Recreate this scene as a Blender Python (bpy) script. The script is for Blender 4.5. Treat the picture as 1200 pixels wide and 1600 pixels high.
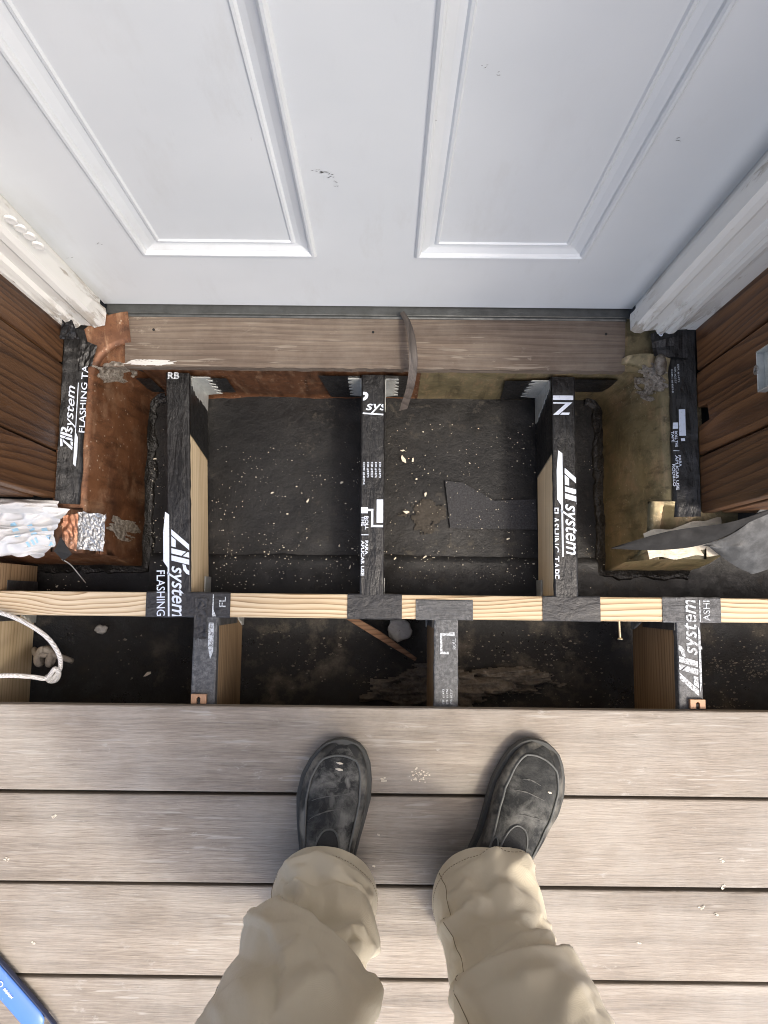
import bpy, bmesh, math, random
from mathutils import Vector, Matrix, Euler, noise
random.seed(7)
R_ = math.radians
sc = bpy.context.scene
for o in list(bpy.data.objects): bpy.data.objects.remove(o)
C = sc.collection

# ------------------------------------------------------------------ camera
CAM_H = 1.27                       # metres above the deck boards (deck top = z 0, camera nadir = x 0, y 0)
FOC = 1202.0                       # focal length in pixels of the 1200 x 1600 photograph
TILT = math.atan(137 / FOC); YAW = R_(0.6)
cd = bpy.data.cameras.new('camera'); cam = bpy.data.objects.new('camera', cd); C.objects.link(cam)
cd.sensor_fit = 'HORIZONTAL'; cd.sensor_width = 36; cd.lens = 36 * FOC / 1200
cd.clip_start = 0.01; cd.clip_end = 2000
cam.location = (0, 0, CAM_H); cam.rotation_euler = (TILT, 0, YAW)
sc.camera = cam
# ------------------------------------------------------------------ sky, sun, exposure
SUN_AZ, SUN_EL = R_(50), R_(62)    # azimuth measured from straight behind the viewer towards the right
w = bpy.data.worlds.new('World'); sc.world = w; w.use_nodes = True
wn = w.node_tree; wn.nodes.clear()
sky = wn.nodes.new('ShaderNodeTexSky'); sky.sky_type = 'NISHITA'; sky.sun_disc = False
sky.sun_elevation = SUN_EL; sky.sun_rotation = math.pi - SUN_AZ
sky.air_density = 1.0; sky.dust_density = 5.0; sky.ozone_density = 1.0
bg = wn.nodes.new('ShaderNodeBackground'); bg.inputs[1].default_value = 0.15
wo = wn.nodes.new('ShaderNodeOutputWorld')
wn.links.new(sky.outputs[0], bg.inputs[0]); wn.links.new(bg.outputs[0], wo.inputs[0])
sl = bpy.data.lights.new('sun', 'SUN'); sl.energy = 0.68; sl.angle = R_(6); sl.color = (1.0, 0.93, 0.80)
sun = bpy.data.objects.new('sun', sl); C.objects.link(sun)
sdir = Vector((math.sin(SUN_AZ) * math.cos(SUN_EL), -math.cos(SUN_AZ) * math.cos(SUN_EL), math.sin(SUN_EL)))
sun.rotation_euler = sdir.to_track_quat('Z', 'Y').to_euler(); sun.location = sdir * 6
vs = sc.view_settings; vs.view_transform = 'Standard'; vs.look = 'None'; vs.gamma = 1; vs.exposure = 1.42
vs.use_curve_mapping = False
sc.render.engine = 'CYCLES'; sc.cycles.use_denoising = True; sc.cycles.filter_width = 1.0; sc.cycles.max_bounces = 7

# ------------------------------------------------------------------ layout helper: pixel of the photograph -> point on a real plane
RM = Euler((TILT, 0, YAW)).to_matrix(); CO = Vector((0, 0, CAM_H))
def ray(u, v): return RM @ Vector(((u - 600) / FOC, -(v - 800) / FOC, -1))
def PZ(u, v, z): d = ray(u, v); return CO + d * ((z - CAM_H) / d.z)
def PY(u, v, y): d = ray(u, v); return CO + d * (y / d.y)
def PX(u, v, x): d = ray(u, v); return CO + d * (x / d.x)

# ------------------------------------------------------------------ object helpers
def tag(o, label=None, cat=None, group=None, kind=None):
    if label: o['label'] = label
    if cat: o['category'] = cat
    if group: o['group'] = group
    if kind: o['kind'] = kind
    return o
def thing(name, loc, label, cat, group=None, kind=None):
    o = bpy.data.objects.new(name, None); C.objects.link(o); o.location = loc; o.empty_display_size = .05
    return tag(o, label, cat, group, kind)
def wloc(o):
    p = Vector((0, 0, 0))
    while o: p = p + o.location; o = o.parent
    return p
class MB:
    def __init__(s): s.v = []; s.f = []
    def add(s, vs_, fs):
        n = len(s.v); s.v += [Vector(p) for p in vs_]; s.f += [tuple(i + n for i in f) for f in fs]; return s
    def box(s, x0, x1, y0, y1, z0, z1):
        return s.add([(x0,y0,z0),(x1,y0,z0),(x1,y1,z0),(x0,y1,z0),(x0,y0,z1),(x1,y0,z1),(x1,y1,z1),(x0,y1,z1)],
                     [(0,3,2,1),(4,5,6,7),(0,1,5,4),(1,2,6,5),(2,3,7,6),(3,0,4,7)])
    def prism(s, pts, vec):                     # closed outline (3D points) pushed along vec
        n = len(pts); vec = Vector(vec); P = [Vector(p) for p in pts]
        return s.add(P + [p + vec for p in P], [tuple(range(n))[::-1], tuple(range(n, 2*n))] +
                     [(i, (i+1) % n, (i+1) % n + n, i + n) for i in range(n)])
    def grid(s, fn, nu, nv, closed_u=False):
        n = len(s.v)
        for j in range(nv + 1):
            for i in range(nu if closed_u else nu + 1):
                s.v.append(Vector(fn(i / nu, j / nv)))
        W = nu if closed_u else nu + 1
        for j in range(nv):
            for i in range(nu):
                i2 = (i + 1) % W if closed_u else i + 1
                s.f.append((n + j*W + i, n + j*W + i2, n + (j+1)*W + i2, n + (j+1)*W + i))
        return s
    def tube(s, path, r, seg=10, cap=True, flat=1.0):
        path = [Vector(p) for p in path]; n0 = len(s.v); up = Vector((0, 0, 1)); m = len(path)
        for k, p in enumerate(path):
            t = (path[min(k+1, m-1)] - path[max(k-1, 0)]).normalized()
            a = t.cross(up)
            if a.length < 1e-3: a = Vector((1, 0, 0))
            a.normalize(); b = a.cross(t).normalized(); rr = r(k / max(1, m-1)) if callable(r) else r
            for q in range(seg):
                an = 2 * math.pi * q / seg
                s.v.append(p + a * math.cos(an) * rr + b * math.sin(an) * rr * flat)
        for k in range(m - 1):
            for q in range(seg):
                q2 = (q + 1) % seg
                s.f.append((n0 + k*seg + q, n0 + k*seg + q2, n0 + (k+1)*seg + q2, n0 + (k+1)*seg + q))
        if cap:
            s.f.append(tuple(n0 + q for q in range(seg))[::-1]); s.f.append(tuple(n0 + (m-1)*seg + q for q in range(seg)))
        return s
    def build(s, name, mat, parent=None, bevel=0, smooth=False, loc=None, sub=0, label=None, cat=None, group=None, kind=None):
        base = wloc(parent) if parent else Vector((0, 0, 0))
        if loc is None:
            if parent: loc = Vector((0, 0, 0))
            else:
                xs = [p.x for p in s.v]; ys = [p.y for p in s.v]; zs = [p.z for p in s.v]
                loc = Vector(((min(xs)+max(xs))/2, (min(ys)+max(ys))/2, min(zs)))
        else: loc = Vector(loc) - base
        me = bpy.data.meshes.new(name)
        off = base + loc
        me.from_pydata([tuple(p - off) for p in s.v], [], s.f)
        bm = bmesh.new(); bm.from_mesh(me); bmesh.ops.recalc_face_normals(bm, faces=bm.faces); bm.to_mesh(me); bm.free()
        if smooth:
            for p in me.polygons: p.use_smooth = True
        me.materials.append(mat)
        o = bpy.data.objects.new(name, me); C.objects.link(o); o.parent = parent; o.location = loc
        if bevel:
            m = o.modifiers.new('edge', 'BEVEL'); m.width = bevel; m.segments = 2; m.limit_method = 'ANGLE'; m.angle_limit = R_(40)
        if sub:
            m = o.modifiers.new('smooth', 'SUBSURF'); m.levels = sub; m.render_levels = sub
        return tag(o, label, cat, group, kind)
def smooth_path(pts, n=8):
    P = [Vector(p) for p in pts]; P = [P[0]*2 - P[1]] + P + [P[-1]*2 - P[-2]]; out = []
    for i in range(1, len(P) - 2):
        for k in range(n):
            t = k / n; a, b, c, d = P[i-1], P[i], P[i+1], P[i+2]
            out.append(.5 * ((2*b) + (c - a)*t + (2*a - 5*b + 4*c - d)*t*t + (3*b - a - 3*c + d)*t**3))
    out.append(P[-2]); return out
def nz(x, y, z=0.0, s=1.0): return noise.noise(Vector((x*s, y*s, z*s)))
def lerp(a, b, t): return a + (b - a) * t
def interp(tab, t):                         # tab: [(t, value or tuple)]
    if t <= tab[0][0]: return tab[0][1]
    for (t0, a), (t1, b) in zip(tab, tab[1:]):
        if t <= t1:
            k = (t - t0) / (t1 - t0); k = k*k*(3 - 2*k)
            return tuple(lerp(p, q, k) for p, q in zip(a, b)) if isinstance(a, tuple) else lerp(a, b, k)
    return tab[-1][1]

# ------------------------------------------------------------------ materials
class G:
    def __init__(s, name):
        s.m = bpy.data.materials.new(name); s.m.use_nodes = True; s.t = s.m.node_tree
        s.b = s.t.nodes['Principled BSDF']
    def n(s, typ, **kw):
        nd = s.t.nodes.new('ShaderNode' + typ)
        for k, v in kw.items():
            if k.startswith('_'): setattr(nd, k[1:], v)
            else: s.set(nd, k, v)
        return nd
    def set(s, nd, k, v):
        key = int(k[1:]) if k[0] == 'i' and k[1:].isdigit() else k.replace('__', ' ')
        inp = nd.inputs[key]
        if isinstance(v, bpy.types.NodeSocket): s.t.links.new(v, inp)
        else: inp.default_value = v
    def coords(s, scale=(1, 1, 1), rnd=True, rot=(0, 0, 0)):
        tc = s.n('TexCoord'); v = tc.outputs['Object']
        if rnd:
            oi = s.n('ObjectInfo'); mu = s.n('VectorMath', _operation='SCALE', i0=(13.1, 7.7, 9.3)); s.t.links.new(oi.outputs['Random'], mu.inputs['Scale'])
            v = s.n('VectorMath', _operation='ADD', i0=v, i1=mu.outputs[0]).outputs[0]
        mp = s.n('Mapping', Vector=v, Scale=scale, Rotation=rot); return mp.outputs[0]
    def noise(s, vec, scale, detail=4, rough=.55, dist=0): return s.n('TexNoise', Vector=vec, Scale=scale, Detail=detail, Roughness=rough, Distortion=dist).outputs[0]
    def ramp(s, fac, stops, interp='LINEAR'):
        r = s.n('ValToRGB', Fac=fac); cr = r.color_ramp; cr.interpolation = interp
        while len(cr.elements) < len(stops): cr.elements.new(.5)
        for e, (p, c) in zip(cr.elements, stops):
            e.position = p; e.color = (c, c, c, 1) if isinstance(c, (int, float)) else (*c, 1)
        return r.outputs[0]
    def mix(s, a, b, fac, mode='MIX'):
        m = s.n('Mix', _data_type='RGBA', _blend_type=mode)
        for k, v in ((0, fac), (6, a), (7, b)):
            if isinstance(v, bpy.types.NodeSocket): s.t.links.new(v, m.inputs[k])
            else: m.inputs[k].default_value = v if k == 0 else ((*v, 1) if len(v) == 3 else v)
        return m.outputs[2]
    def math(s, op, a, b=0.0, clamp=False):
        m = s.n('Math', _operation=op, i0=a, i1=b); m.use_clamp = clamp; return m.outputs[0]
    def bump(s, h, strength=.3, dist=.002, prev=None):
        b = s.n('Bump', Height=h, Strength=strength, Distance=dist)
        if prev: s.t.links.new(prev, b.inputs['Normal'])
        return b.outputs[0]
    def out(s, color=None, rough=None, normal=None, metal=None, **kw):
        if color is not None: s.set(s.b, 'Base__Color', (*color, 1) if isinstance(color, tuple) and len(color) == 3 else color)
        if rough is not None: s.set(s.b, 'Roughness', rough)
        if normal is not None: s.set(s.b, 'Normal', normal)
        if metal is not None: s.set(s.b, 'Metallic', metal)
        for k, v in kw.items(): s.set(s.b, k, v)
        return s.m

def wood(name, dark, mid, light, axis='X', ring=700, ring_amt=.45, along=.06, rough=.75, bump=.25, fine=.5, scuff=0, scuffcol=(.55,.53,.5), wander=45, tint=.12, sharp=.5, big=.8, fl=.6, wl=5):
    """grain lines are level curves of a stretched noise plus a steady run across the board"""
    g = G(name)
    st = {'X': (along, 1, 1), 'Y': (1, along, 1), 'Z': (1, 1, along)}[axis]
    run = {'X': (0, 1, 1), 'Y': (1, 0, 1), 'Z': (1, 1, 0)}[axis]
    v = g.coords(st); v2 = g.coords(tuple(c if c == 1 else c * fl for c in st))
    vw = g.coords(tuple(c if c == 1 else c * wl for c in st)); n0 = g.noise(vw, 9, 2, .5, .3); n1 = g.noise(v, 34, 5, .6, .4); n2 = g.noise(v2, 420, 3, .6)
    n3 = g.noise(g.coords(tuple(c if c == 1 else c*5 for c in st)), 6, 3)
    ac = g.n('VectorMath', _operation='DOT_PRODUCT', i0=v, i1=run).outputs['Value']
    ph = g.math('ADD', g.math('MULTIPLY', ac, ring), g.math('MULTIPLY', n0, wander))
    ph = g.math('ADD', ph, g.math('MULTIPLY', n1, 4.0))
    fr_ = g.math('FRACT', g.math('MULTIPLY', ph, .159))
    rg = g.ramp(fr_, [(0, 0.), (sharp * .35, .45), (sharp, .9), (.93, 1.), (1, 0.)])
    f = g.math('ADD', g.math('MULTIPLY', n1, 1 - ring_amt), g.math('MULTIPLY', rg, ring_amt))
    f = g.math('ADD', g.math('MULTIPLY', f, 1 - fine * .5), g.math('MULTIPLY', n2, fine * .5))
    col = g.ramp(f, [(.22, dark), (.5, mid), (.78, light)])
    oi = g.n('ObjectInfo').outputs['Random']
    col = g.mix(col, g.mix((1 - tint,)*3, (1 + tint, 1 + tint*.85, 1 + tint*.7), oi), 1, 'MULTIPLY')
    col = g.mix(col, g.ramp(n3, [(.3, .78), (.7, 1.14)]), big, 'MULTIPLY')
    if scuff:
        a = g.noise(g.coords((.5, 1, 1)), 60, 6, .7); b = g.noise(g.coords(), 9, 2)
        m = g.math('MULTIPLY', g.ramp(a, [(.58, 0.), (.68, 1.)]), g.ramp(b, [(.42, 0.), (.62, 1.)]))
        sc1 = g.math('MAXIMUM', g.ramp(g.noise(g.coords((.06, 1, 1), rot=(0, 0, .35)), 160, 2, .5), [(.64, 0.), (.68, 1.)]), g.ramp(g.noise(g.coords((.08, 1, 1), rot=(0, 0, -.9)), 120, 2, .5), [(.67, 0.), (.70, 1.)]))
        m = g.math('MAXIMUM', m, g.math('MULTIPLY', sc1, g.ramp(b, [(.4, 0.), (.55, .8)])))
        m2 = g.ramp(g.noise(g.coords(), 7, 6, .7), [(.40, 0.), (.72, .6)])
        col = g.mix(col, scuffcol, g.math('MULTIPLY', g.math('MAXIMUM', m, m2), scuff))
    return g.out(col, g.ramp(n2, [(.3, rough - .1), (.7, min(1, rough + .12))]), g.bump(g.math('ADD', n2, g.math('MULTIPLY', f, .8)), bump, .0015))

M = {}
M['deck'] = wood('weathered_deck_wood', (.074,.062,.049), (.212,.184,.152), (.38,.345,.295), 'X', ring=800, ring_amt=.10, along=.045, fine=.85, scuff=.6, scuffcol=(.42,.405,.37), bump=.6, tint=.17, rough=.62, wander=60, big=1.0, fl=1.5)
M['sill'] = wood('weathered_sill_wood', (.026,.018,.013), (.078,.056,.041), (.19,.148,.112), 'X', ring=600, ring_amt=.16, along=.03, fine=.8, scuff=.6, scuffcol=(.27,.235,.19), bump=.4, tint=.02)
M['siding'] = wood('stained_cedar_siding', (.012,.0055,.0028), (.078,.034,.0135), (.19,.092,.038), 'Z', ring=420, ring_amt=.34, along=.05, fine=.5, rough=.5, bump=.4, tint=.3, wander=60, wl=2.6)
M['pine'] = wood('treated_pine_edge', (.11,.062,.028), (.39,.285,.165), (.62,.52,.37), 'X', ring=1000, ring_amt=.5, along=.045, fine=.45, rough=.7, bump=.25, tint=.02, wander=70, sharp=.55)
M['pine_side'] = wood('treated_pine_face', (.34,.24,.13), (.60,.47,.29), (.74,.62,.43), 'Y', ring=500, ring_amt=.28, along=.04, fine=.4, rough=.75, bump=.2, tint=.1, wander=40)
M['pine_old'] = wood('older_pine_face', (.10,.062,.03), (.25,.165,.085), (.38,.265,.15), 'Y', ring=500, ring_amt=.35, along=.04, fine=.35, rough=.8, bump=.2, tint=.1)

def tape(name, base, dust, dust_amt, rough, wr=.5, axis=(1, .22, 1)):
    g = G(name); v = g.coords(axis)
    a = g.noise(v, 55, 5, .6, .8); b = g.noise(g.coords(), 160, 4, .7); c = g.noise(g.coords(), 14, 4, .6)
    d = g.math('MULTIPLY', g.ramp(b, [(.42, 0.), (.72, 1.)]), g.ramp(c, [(.3, .15), (.65, 1.)]))
    sc_ = g.ramp(g.noise(g.coords((1, .12, 1), rot=(0, 0, .5)), 220, 2), [(.66, 0.), (.74, 1.)])
    d = g.math('MAXIMUM', d, g.math('MULTIPLY', sc_, .5))
    col = g.mix(base, dust, g.math('MULTIPLY', d, dust_amt))
    h = g.math('ADD', a, g.math('MULTIPLY', b, .25))
    return g.out(col, g.ramp(d, [(0, rough), (1, min(1, rough + .35))]), g.bump(h, wr, .006), Specular__IOR__Level=.45)
M['tape'] = tape('black_flashing_tape', (.0055,.0055,.006), (.10,.10,.10), .26, .30)
M['tape_old'] = tape('dusty_flashing_tape', (.045,.048,.052), (.26,.265,.27), .7, .5, wr=.35)
M['tape_cross'] = tape('black_flashing_tape_across', (.012,.012,.0135), (.13,.13,.135), .38, .42, axis=(.35, 1, 1))
M['tape_old_cross'] = tape('dusty_flashing_tape_across', (.05,.052,.055), (.27,.27,.275), .75, .5, wr=.8, axis=(.2, 1.4, 1))
g = G('printed_white'); b = g.noise(g.coords(), 260, 3, .7)
M['print'] = g.out(g.mix((.62,.68,.78), (.30,.33,.38), g.ramp(b, [(.55, 0.), (.8, .8)])), .45)
g = G('printed_white_worn'); b = g.noise(g.coords(), 330, 4, .75)
M['print_old'] = g.out(g.mix((.50,.54,.58), (.14,.145,.15), g.ramp(b, [(.46, 0.), (.6, 1.)])), .6)

g = G('black_membrane')
a = g.noise(g.coords(), 16, 7, .7); b = g.noise(g.coords(), 260, 5, .8); c = g.noise(g.coords(), 5.5, 3); e = g.noise(g.coords(), 55, 5, .7)
dust = g.math('MULTIPLY', g.ramp(a, [(.42, 0.), (.66, 1.)]), g.ramp(c, [(.40, .05), (.62, 1.)]))
col = g.mix((.005,.005,.0054), (.030,.029,.027), g.math('MULTIPLY', dust, .8))
col = g.mix(col, (.060,.053,.042), g.math('MULTIPLY', g.ramp(e, [(.56, 0.), (.68, .8)]), g.ramp(c, [(.42, 0.), (.58, .9)])))
col = g.mix(col, (.24,.22,.185), g.math('MULTIPLY', g.ramp(b, [(.665, 0.), (.72, 1.)]), g.ramp(a, [(.38, .1), (.58, 1.)])))
M['membrane'] = g.out(col, g.ramp(e, [(.3, .30), (.7, .62)]), g.bump(g.math('ADD', g.math('MULTIPLY', a, 1.6), g.math('ADD', g.math('MULTIPLY', e, .8), g.math('MULTIPLY', b, .4))), .28, .005), Specular__IOR__Level=.3)
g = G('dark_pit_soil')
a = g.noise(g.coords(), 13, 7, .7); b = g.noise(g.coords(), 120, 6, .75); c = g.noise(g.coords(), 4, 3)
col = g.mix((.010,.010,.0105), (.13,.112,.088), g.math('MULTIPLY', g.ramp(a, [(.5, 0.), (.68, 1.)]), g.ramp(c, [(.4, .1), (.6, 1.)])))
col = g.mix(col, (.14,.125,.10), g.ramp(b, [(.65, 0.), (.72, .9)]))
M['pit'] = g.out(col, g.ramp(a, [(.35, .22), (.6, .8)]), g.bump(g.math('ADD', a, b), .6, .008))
g = G('bitumen_felt'); b = g.noise(g.coords(), 300, 4, .8)
M['felt'] = g.out(g.mix((.014,.0145,.017), (.055,.056,.062), g.ramp(b, [(.40, 0.), (.70, .9)])), .8, g.bump(b, .5, .002))
g = G('black_mastic'); b = g.noise(g.coords(), 90, 4, .7)
M['mastic'] = g.out((.010,.0095,.009), .38, g.bump(b, .8, .006))

def copper(name, c0, c1, c2, spot, metal=.55, green=0.):
    g = G(name); a = g.noise(g.coords(rnd=False), 9, 6, .65); b = g.noise(g.coords(rnd=False), 150, 3, .6); c = g.noise(g.coords((1, .25, .25), rnd=False, rot=(.5, .3, .2)), 60, 5, .7)
    col = g.ramp(a, [(.3, c0), (.5, c1), (.72, c2)])
    col = g.mix(col, (.36,.23,.14), g.math('MULTIPLY', g.ramp(c, [(.52, 0.), (.70, 1.)]), .5))
    st_ = g.noise(g.coords((1, 1, .12), rnd=False), 48, 5, .7); col = g.mix(col, tuple(x * .35 for x in c0), g.math('MULTIPLY', g.ramp(st_, [(.50, 0.), (.68, 1.)]), .7))
    sw = g.noise(g.coords(rnd=False), 30, 6, .75, 1.5); col = g.mix(col, tuple(min(1, x * 1.9) for x in c2), g.math('MULTIPLY', g.ramp(sw, [(.54, 0.), (.72, 1.)]), .32))
    vo = g.n('TexVoronoi', Vector=g.coords(rnd=False), Scale=95).outputs['Distance']
    sp = g.math('MULTIPLY', g.ramp(vo, [(.10, 1.), (.17, 0.)]), g.ramp(a, [(.42, 0.), (.6, 1.)]))
    col = g.mix(col, spot, g.math('MULTIPLY', sp, .85))
    sm = g.noise(g.coords(rnd=False), 26, 4, .6)
    return g.out(col, g.ramp(sm, [(.3, .34), (.7, .68)]), g.bump(g.math('ADD', sm, g.math('MULTIPLY', b, .2)), .25, .004), metal)
M['copper'] = copper('patinated_copper', (.065,.027,.0125), (.125,.053,.024), (.20,.092,.043), (.42,.34,.26), .45)
M['copper_green'] = copper('olive_patinated_copper', (.085,.072,.036), (.175,.145,.078), (.26,.20,.115), (.36,.33,.24), .4)
M['copper_bright'] = copper('bright_copper', (.30,.13,.07), (.50,.25,.15), (.66,.40,.27), (.7,.5,.4), .8)

g = G('white_door_paint'); a = g.noise(g.coords(), 3, 4, .6); b = g.noise(g.coords(), 420, 2); c = g.noise(g.coords((1, 1, .3), rot=(0, .5, 0)), 38, 5, .7); c2 = g.noise(g.coords(), 7, 2)
sm = g.math('MULTIPLY', g.ramp(c, [(.66, 0.), (.74, 1.)]), g.ramp(c2, [(.55, 0.), (.68, 1.)]))
col = g.mix(g.ramp(a, [(.3, (.58,.61,.63)), (.7, (.64,.665,.68))]), (.34,.34,.34), g.math('MULTIPLY', sm, .55))
gr = g.noise(g.coords((1, 1, .25)), 20, 6, .7); col = g.mix(col, (.42,.41,.385), g.math('MULTIPLY', g.ramp(gr, [(.52, 0.), (.8, 1.)]), g.ramp(g.noise(g.coords(), 4, 3), [(.4, 0.), (.7, .55)])))
M['door'] = g.out(col, g.ramp(a, [(.3, .30), (.7, .46)]), g.bump(g.math('ADD', b, g.math('MULTIPLY', c, .4)), .06, .001))
g = G('peeling_white_paint'); a = g.noise(g.coords((1, 1, .18)), 55, 6, .7, .6); b = g.noise(g.coords((1, 1, .3)), 16, 3)
pl = g.math('MULTIPLY', g.ramp(a, [(.60, 0.), (.64, 1.)]), g.ramp(b, [(.5, 0.), (.6, 1.)]))
sepz = g.n('SeparateXYZ', Vector=g.n('TexCoord').outputs['Object']).outputs[2]
low = g.ramp(sepz, [(0., 1.), (.16, 0.)])
pl = g.math('MAXIMUM', pl, g.math('MULTIPLY', low, g.ramp(a, [(.50, 0.), (.56, 1.)])))
col = g.mix((.74,.735,.70), g.mix((.34,.27,.18), (.52,.50,.46), g.noise(g.coords(), 130)), pl)
M['trim'] = g.out(col, .5, g.bump(g.math('SUBTRACT', g.math('MULTIPLY', a, .25), pl), .6, .0025))
def metalmat(name, col, rough, metal=1., bumpy=.1, spots=.25):
    g = G(name); a = g.noise(g.coords(), 40, 5, .65); b = g.noise(g.coords(), 220, 3)
    c = g.mix(col, tuple(x * .55 for x in col), g.math('MULTIPLY', g.ramp(a, [(.35, 0.), (.7, 1.)]), spots * 2))
    return g.out(c, g.ramp(a, [(.3, rough - .08), (.7, rough + .15)]), g.bump(g.math('ADD', a, g.math('MULTIPLY', b, .3)), bumpy, .003), metal)
M['galv'] = metalmat('galvanised_steel', (.55,.57,.55), .45, .45, .12, .3)
M['lead'] = metalmat('dull_grey_sheet_metal', (.085,.087,.087), .6, .2, .2, .8)
M['dark_metal'] = metalmat('dark_sheet_metal', (.010,.0095,.009), .8, .0, .2, .3)
M['thresh'] = metalmat('dark_bronze_threshold', (.085,.09,.088), .42, .5, .1, .45)
M['alu_tape'] = metalmat('crinkled_aluminium_tape', (.46,.46,.455), .38, .85, 1.0, .35)
M['steel'] = metalmat('zinc_screw', (.60,.52,.36), .35, .9, .05, .1)
def plain(name, col, rough=.6, var=.15, scale=60, bumpy=.1, bd=.002, **kw):
    g = G(name); a = g.noise(g.coords(), scale, 5, .65)
    return g.out(g.mix(tuple(c * (1 - var) for c in col), tuple(min(1, c * (1 + var)) for c in col), a), rough, g.bump(a, bumpy, bd), **kw)
g = G('braided_rope'); wv = g.n('TexWave', _wave_type='BANDS', _bands_direction='DIAGONAL', Vector=g.coords(), Scale=130, Distortion=1.5).outputs['Fac']
M['rope'] = g.out(g.mix((.52,.50,.46), (.78,.77,.73), wv), .8, g.bump(wv, .7, .0015))
M['rope_shaded'] = plain('shaded_rope', (.30,.27,.23), .9, .35, 200, .8)  # rope colour darkened: shade of the pit painted into the knot
M['wrap'] = plain('white_house_wrap', (.56,.56,.55), .5, .06, 30, .25, .004)
M['wrap_grey'] = plain('grey_sealant_bead', (.50,.49,.47), .6, .15, 60, .5, .004)
M['cream'] = plain('cream_film', (.50,.44,.34), .5, .2, 40, .4, .004)
M['blue_print'] = plain('blue_print', (.30,.50,.64), .6, .1)
g = G('clear_sealant'); a = g.noise(g.coords(), 120, 5, .7)
M['sealant'] = g.out(g.mix((.10,.08,.06), (.36,.325,.275), g.ramp(a, [(.38, 0.), (.66, 1.)])), .3, g.bump(a, .8, .004), Transmission__Weight=.25)
M['rubber_strip'] = wood('brown_rubber_strip', (.028,.022,.018), (.055,.045,.039), (.10,.083,.072), 'Y', ring=300, along=.05, fine=.8, rough=.6)
M['clip'] = plain('tan_plastic_clip', (.40,.23,.13), .5, .1)
M['black'] = plain('matt_black', (.012,.012,.012), .7, .1)
M['chip'] = plain('pale_wood_chip', (.62,.57,.47), .8, .25, 30)
M['stick'] = wood('dirty_wood_strip', (.05,.025,.012), (.12,.06,.03), (.2,.12,.07), 'X', along=.1, rough=.8)
g = G('muddy_concrete'); a = g.noise(g.coords(), 22, 6, .7); b = g.noise(g.coords(), 150, 4, .7)
M['concrete'] = g.out(g.mix((.06,.052,.042), (.24,.21,.17), g.ramp(g.math('ADD', g.math('MULTIPLY', a, .7), g.math('MULTIPLY', b, .3)), [(.35, 0.), (.65, 1.)])), .95, g.bump(b, .8, .006))
M['mud'] = plain('dry_mud', (.040,.035,.029), .95, .45, 120, .8, .003)
M['grey_stone'] = plain('pale_mortar_lump', (.36,.35,.33), .9, .2, 90, .8, .004)
M['soil'] = plain('garden_soil', (.07,.06,.045), .95, .3, 8, .6, .03)
g = G('khaki_cotton'); a = g.noise(g.coords(), 7, 4, .6); tw = g.n('TexWave', _wave_type='BANDS', _bands_direction='DIAGONAL', Vector=g.coords(), Scale=620).outputs['Fac']; b = g.noise(g.coords((1, 1, .25)), 26, 4, .6)
M['khaki'] = g.out(g.mix((.58,.515,.375), (.66,.60,.46), a), .85, g.bump(g.math('ADD', g.math('MULTIPLY', b, 1.), g.math('MULTIPLY', tw, .04)), .35, .006), Sheen__Weight=.15)
M['thread'] = plain('khaki_seam', (.24,.20,.135), .9)
g = G('dusty_black_suede'); a = g.noise(g.coords(), 28, 6, .7, .5); b = g.noise(g.coords(), 420, 4, .8); c = g.noise(g.coords(), 9, 3); l = g.noise(g.coords((.9, .22, 1), rot=(0, 0, .9)), 50, 3, .5)
d = g.math('MULTIPLY', g.ramp(a, [(.44, 0.), (.66, 1.)]), g.ramp(c, [(.35, .2), (.6, 1.)]))
d = g.math('MAXIMUM', d, g.math('MULTIPLY', g.ramp(l, [(.60, 0.), (.66, .9)]), g.ramp(c, [(.4, 0.), (.55, 1.)])))
col = g.mix((.009,.0105,.0105), (.235,.235,.215), g.math('MULTIPLY', d, .75))
col = g.mix(col, (.34,.34,.31), g.math('MULTIPLY', g.ramp(b, [(.66, 0.), (.72, .8)]), g.ramp(c, [(.42, 0.), (.6, 1.)])))
M['suede'] = g.out(col, .72, g.bump(g.math('ADD', g.math('ADD', a, l), g.math('MULTIPLY', b, .6)), .5, .003))
g = G('scuffed_shoe_rand'); a = g.noise(g.coords(), 22, 4, .6); b = g.noise(g.coords(), 9, 2)
M['rand'] = g.out(g.mix((.018,.019,.018), (.215,.205,.175), g.math('MULTIPLY', g.ramp(a, [(.42, 0.), (.60, 1.)]), .75)), .6, g.bump(a, .2, .002))
M['sole'] = plain('dark_rubber_sole', (.05,.052,.048), .7, .3, 120, .3)
M['piping'] = plain('grey_shoe_seam', (.10,.105,.10), .65, .3, 200, .2)
M['dust'] = plain('pale_dust', (.10,.10,.094), .9, .5, 300)
M['gore'] = plain('black_elastic', (.02,.021,.021), .8, .3, 300, .6)
g = G('blue_paint'); a = g.noise(g.coords((1, .2, 1), rot=(0, 0, .8)), 160, 4, .7); c = g.noise(g.coords(), 30, 3)
M['blue'] = g.out(g.mix((.085,.20,.56), (.45,.52,.66), g.math('MULTIPLY', g.ramp(a, [(.66, 0.), (.72, 1.)]), g.ramp(c, [(.45, 0.), (.6, .9)]))), .35, g.bump(c, .05, .002))
M['navy'] = plain('navy_edge', (.02,.03,.075), .5, .15)
M['skin'] = plain('skin', (.50,.30,.21), .55, .1, 60, .1)
M['shirt'] = plain('charcoal_jersey', (.055,.057,.062), .9, .15, 40, .3)
M['hair'] = plain('dark_brown_hair', (.03,.02,.013), .6, .3, 300, .6)

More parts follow.
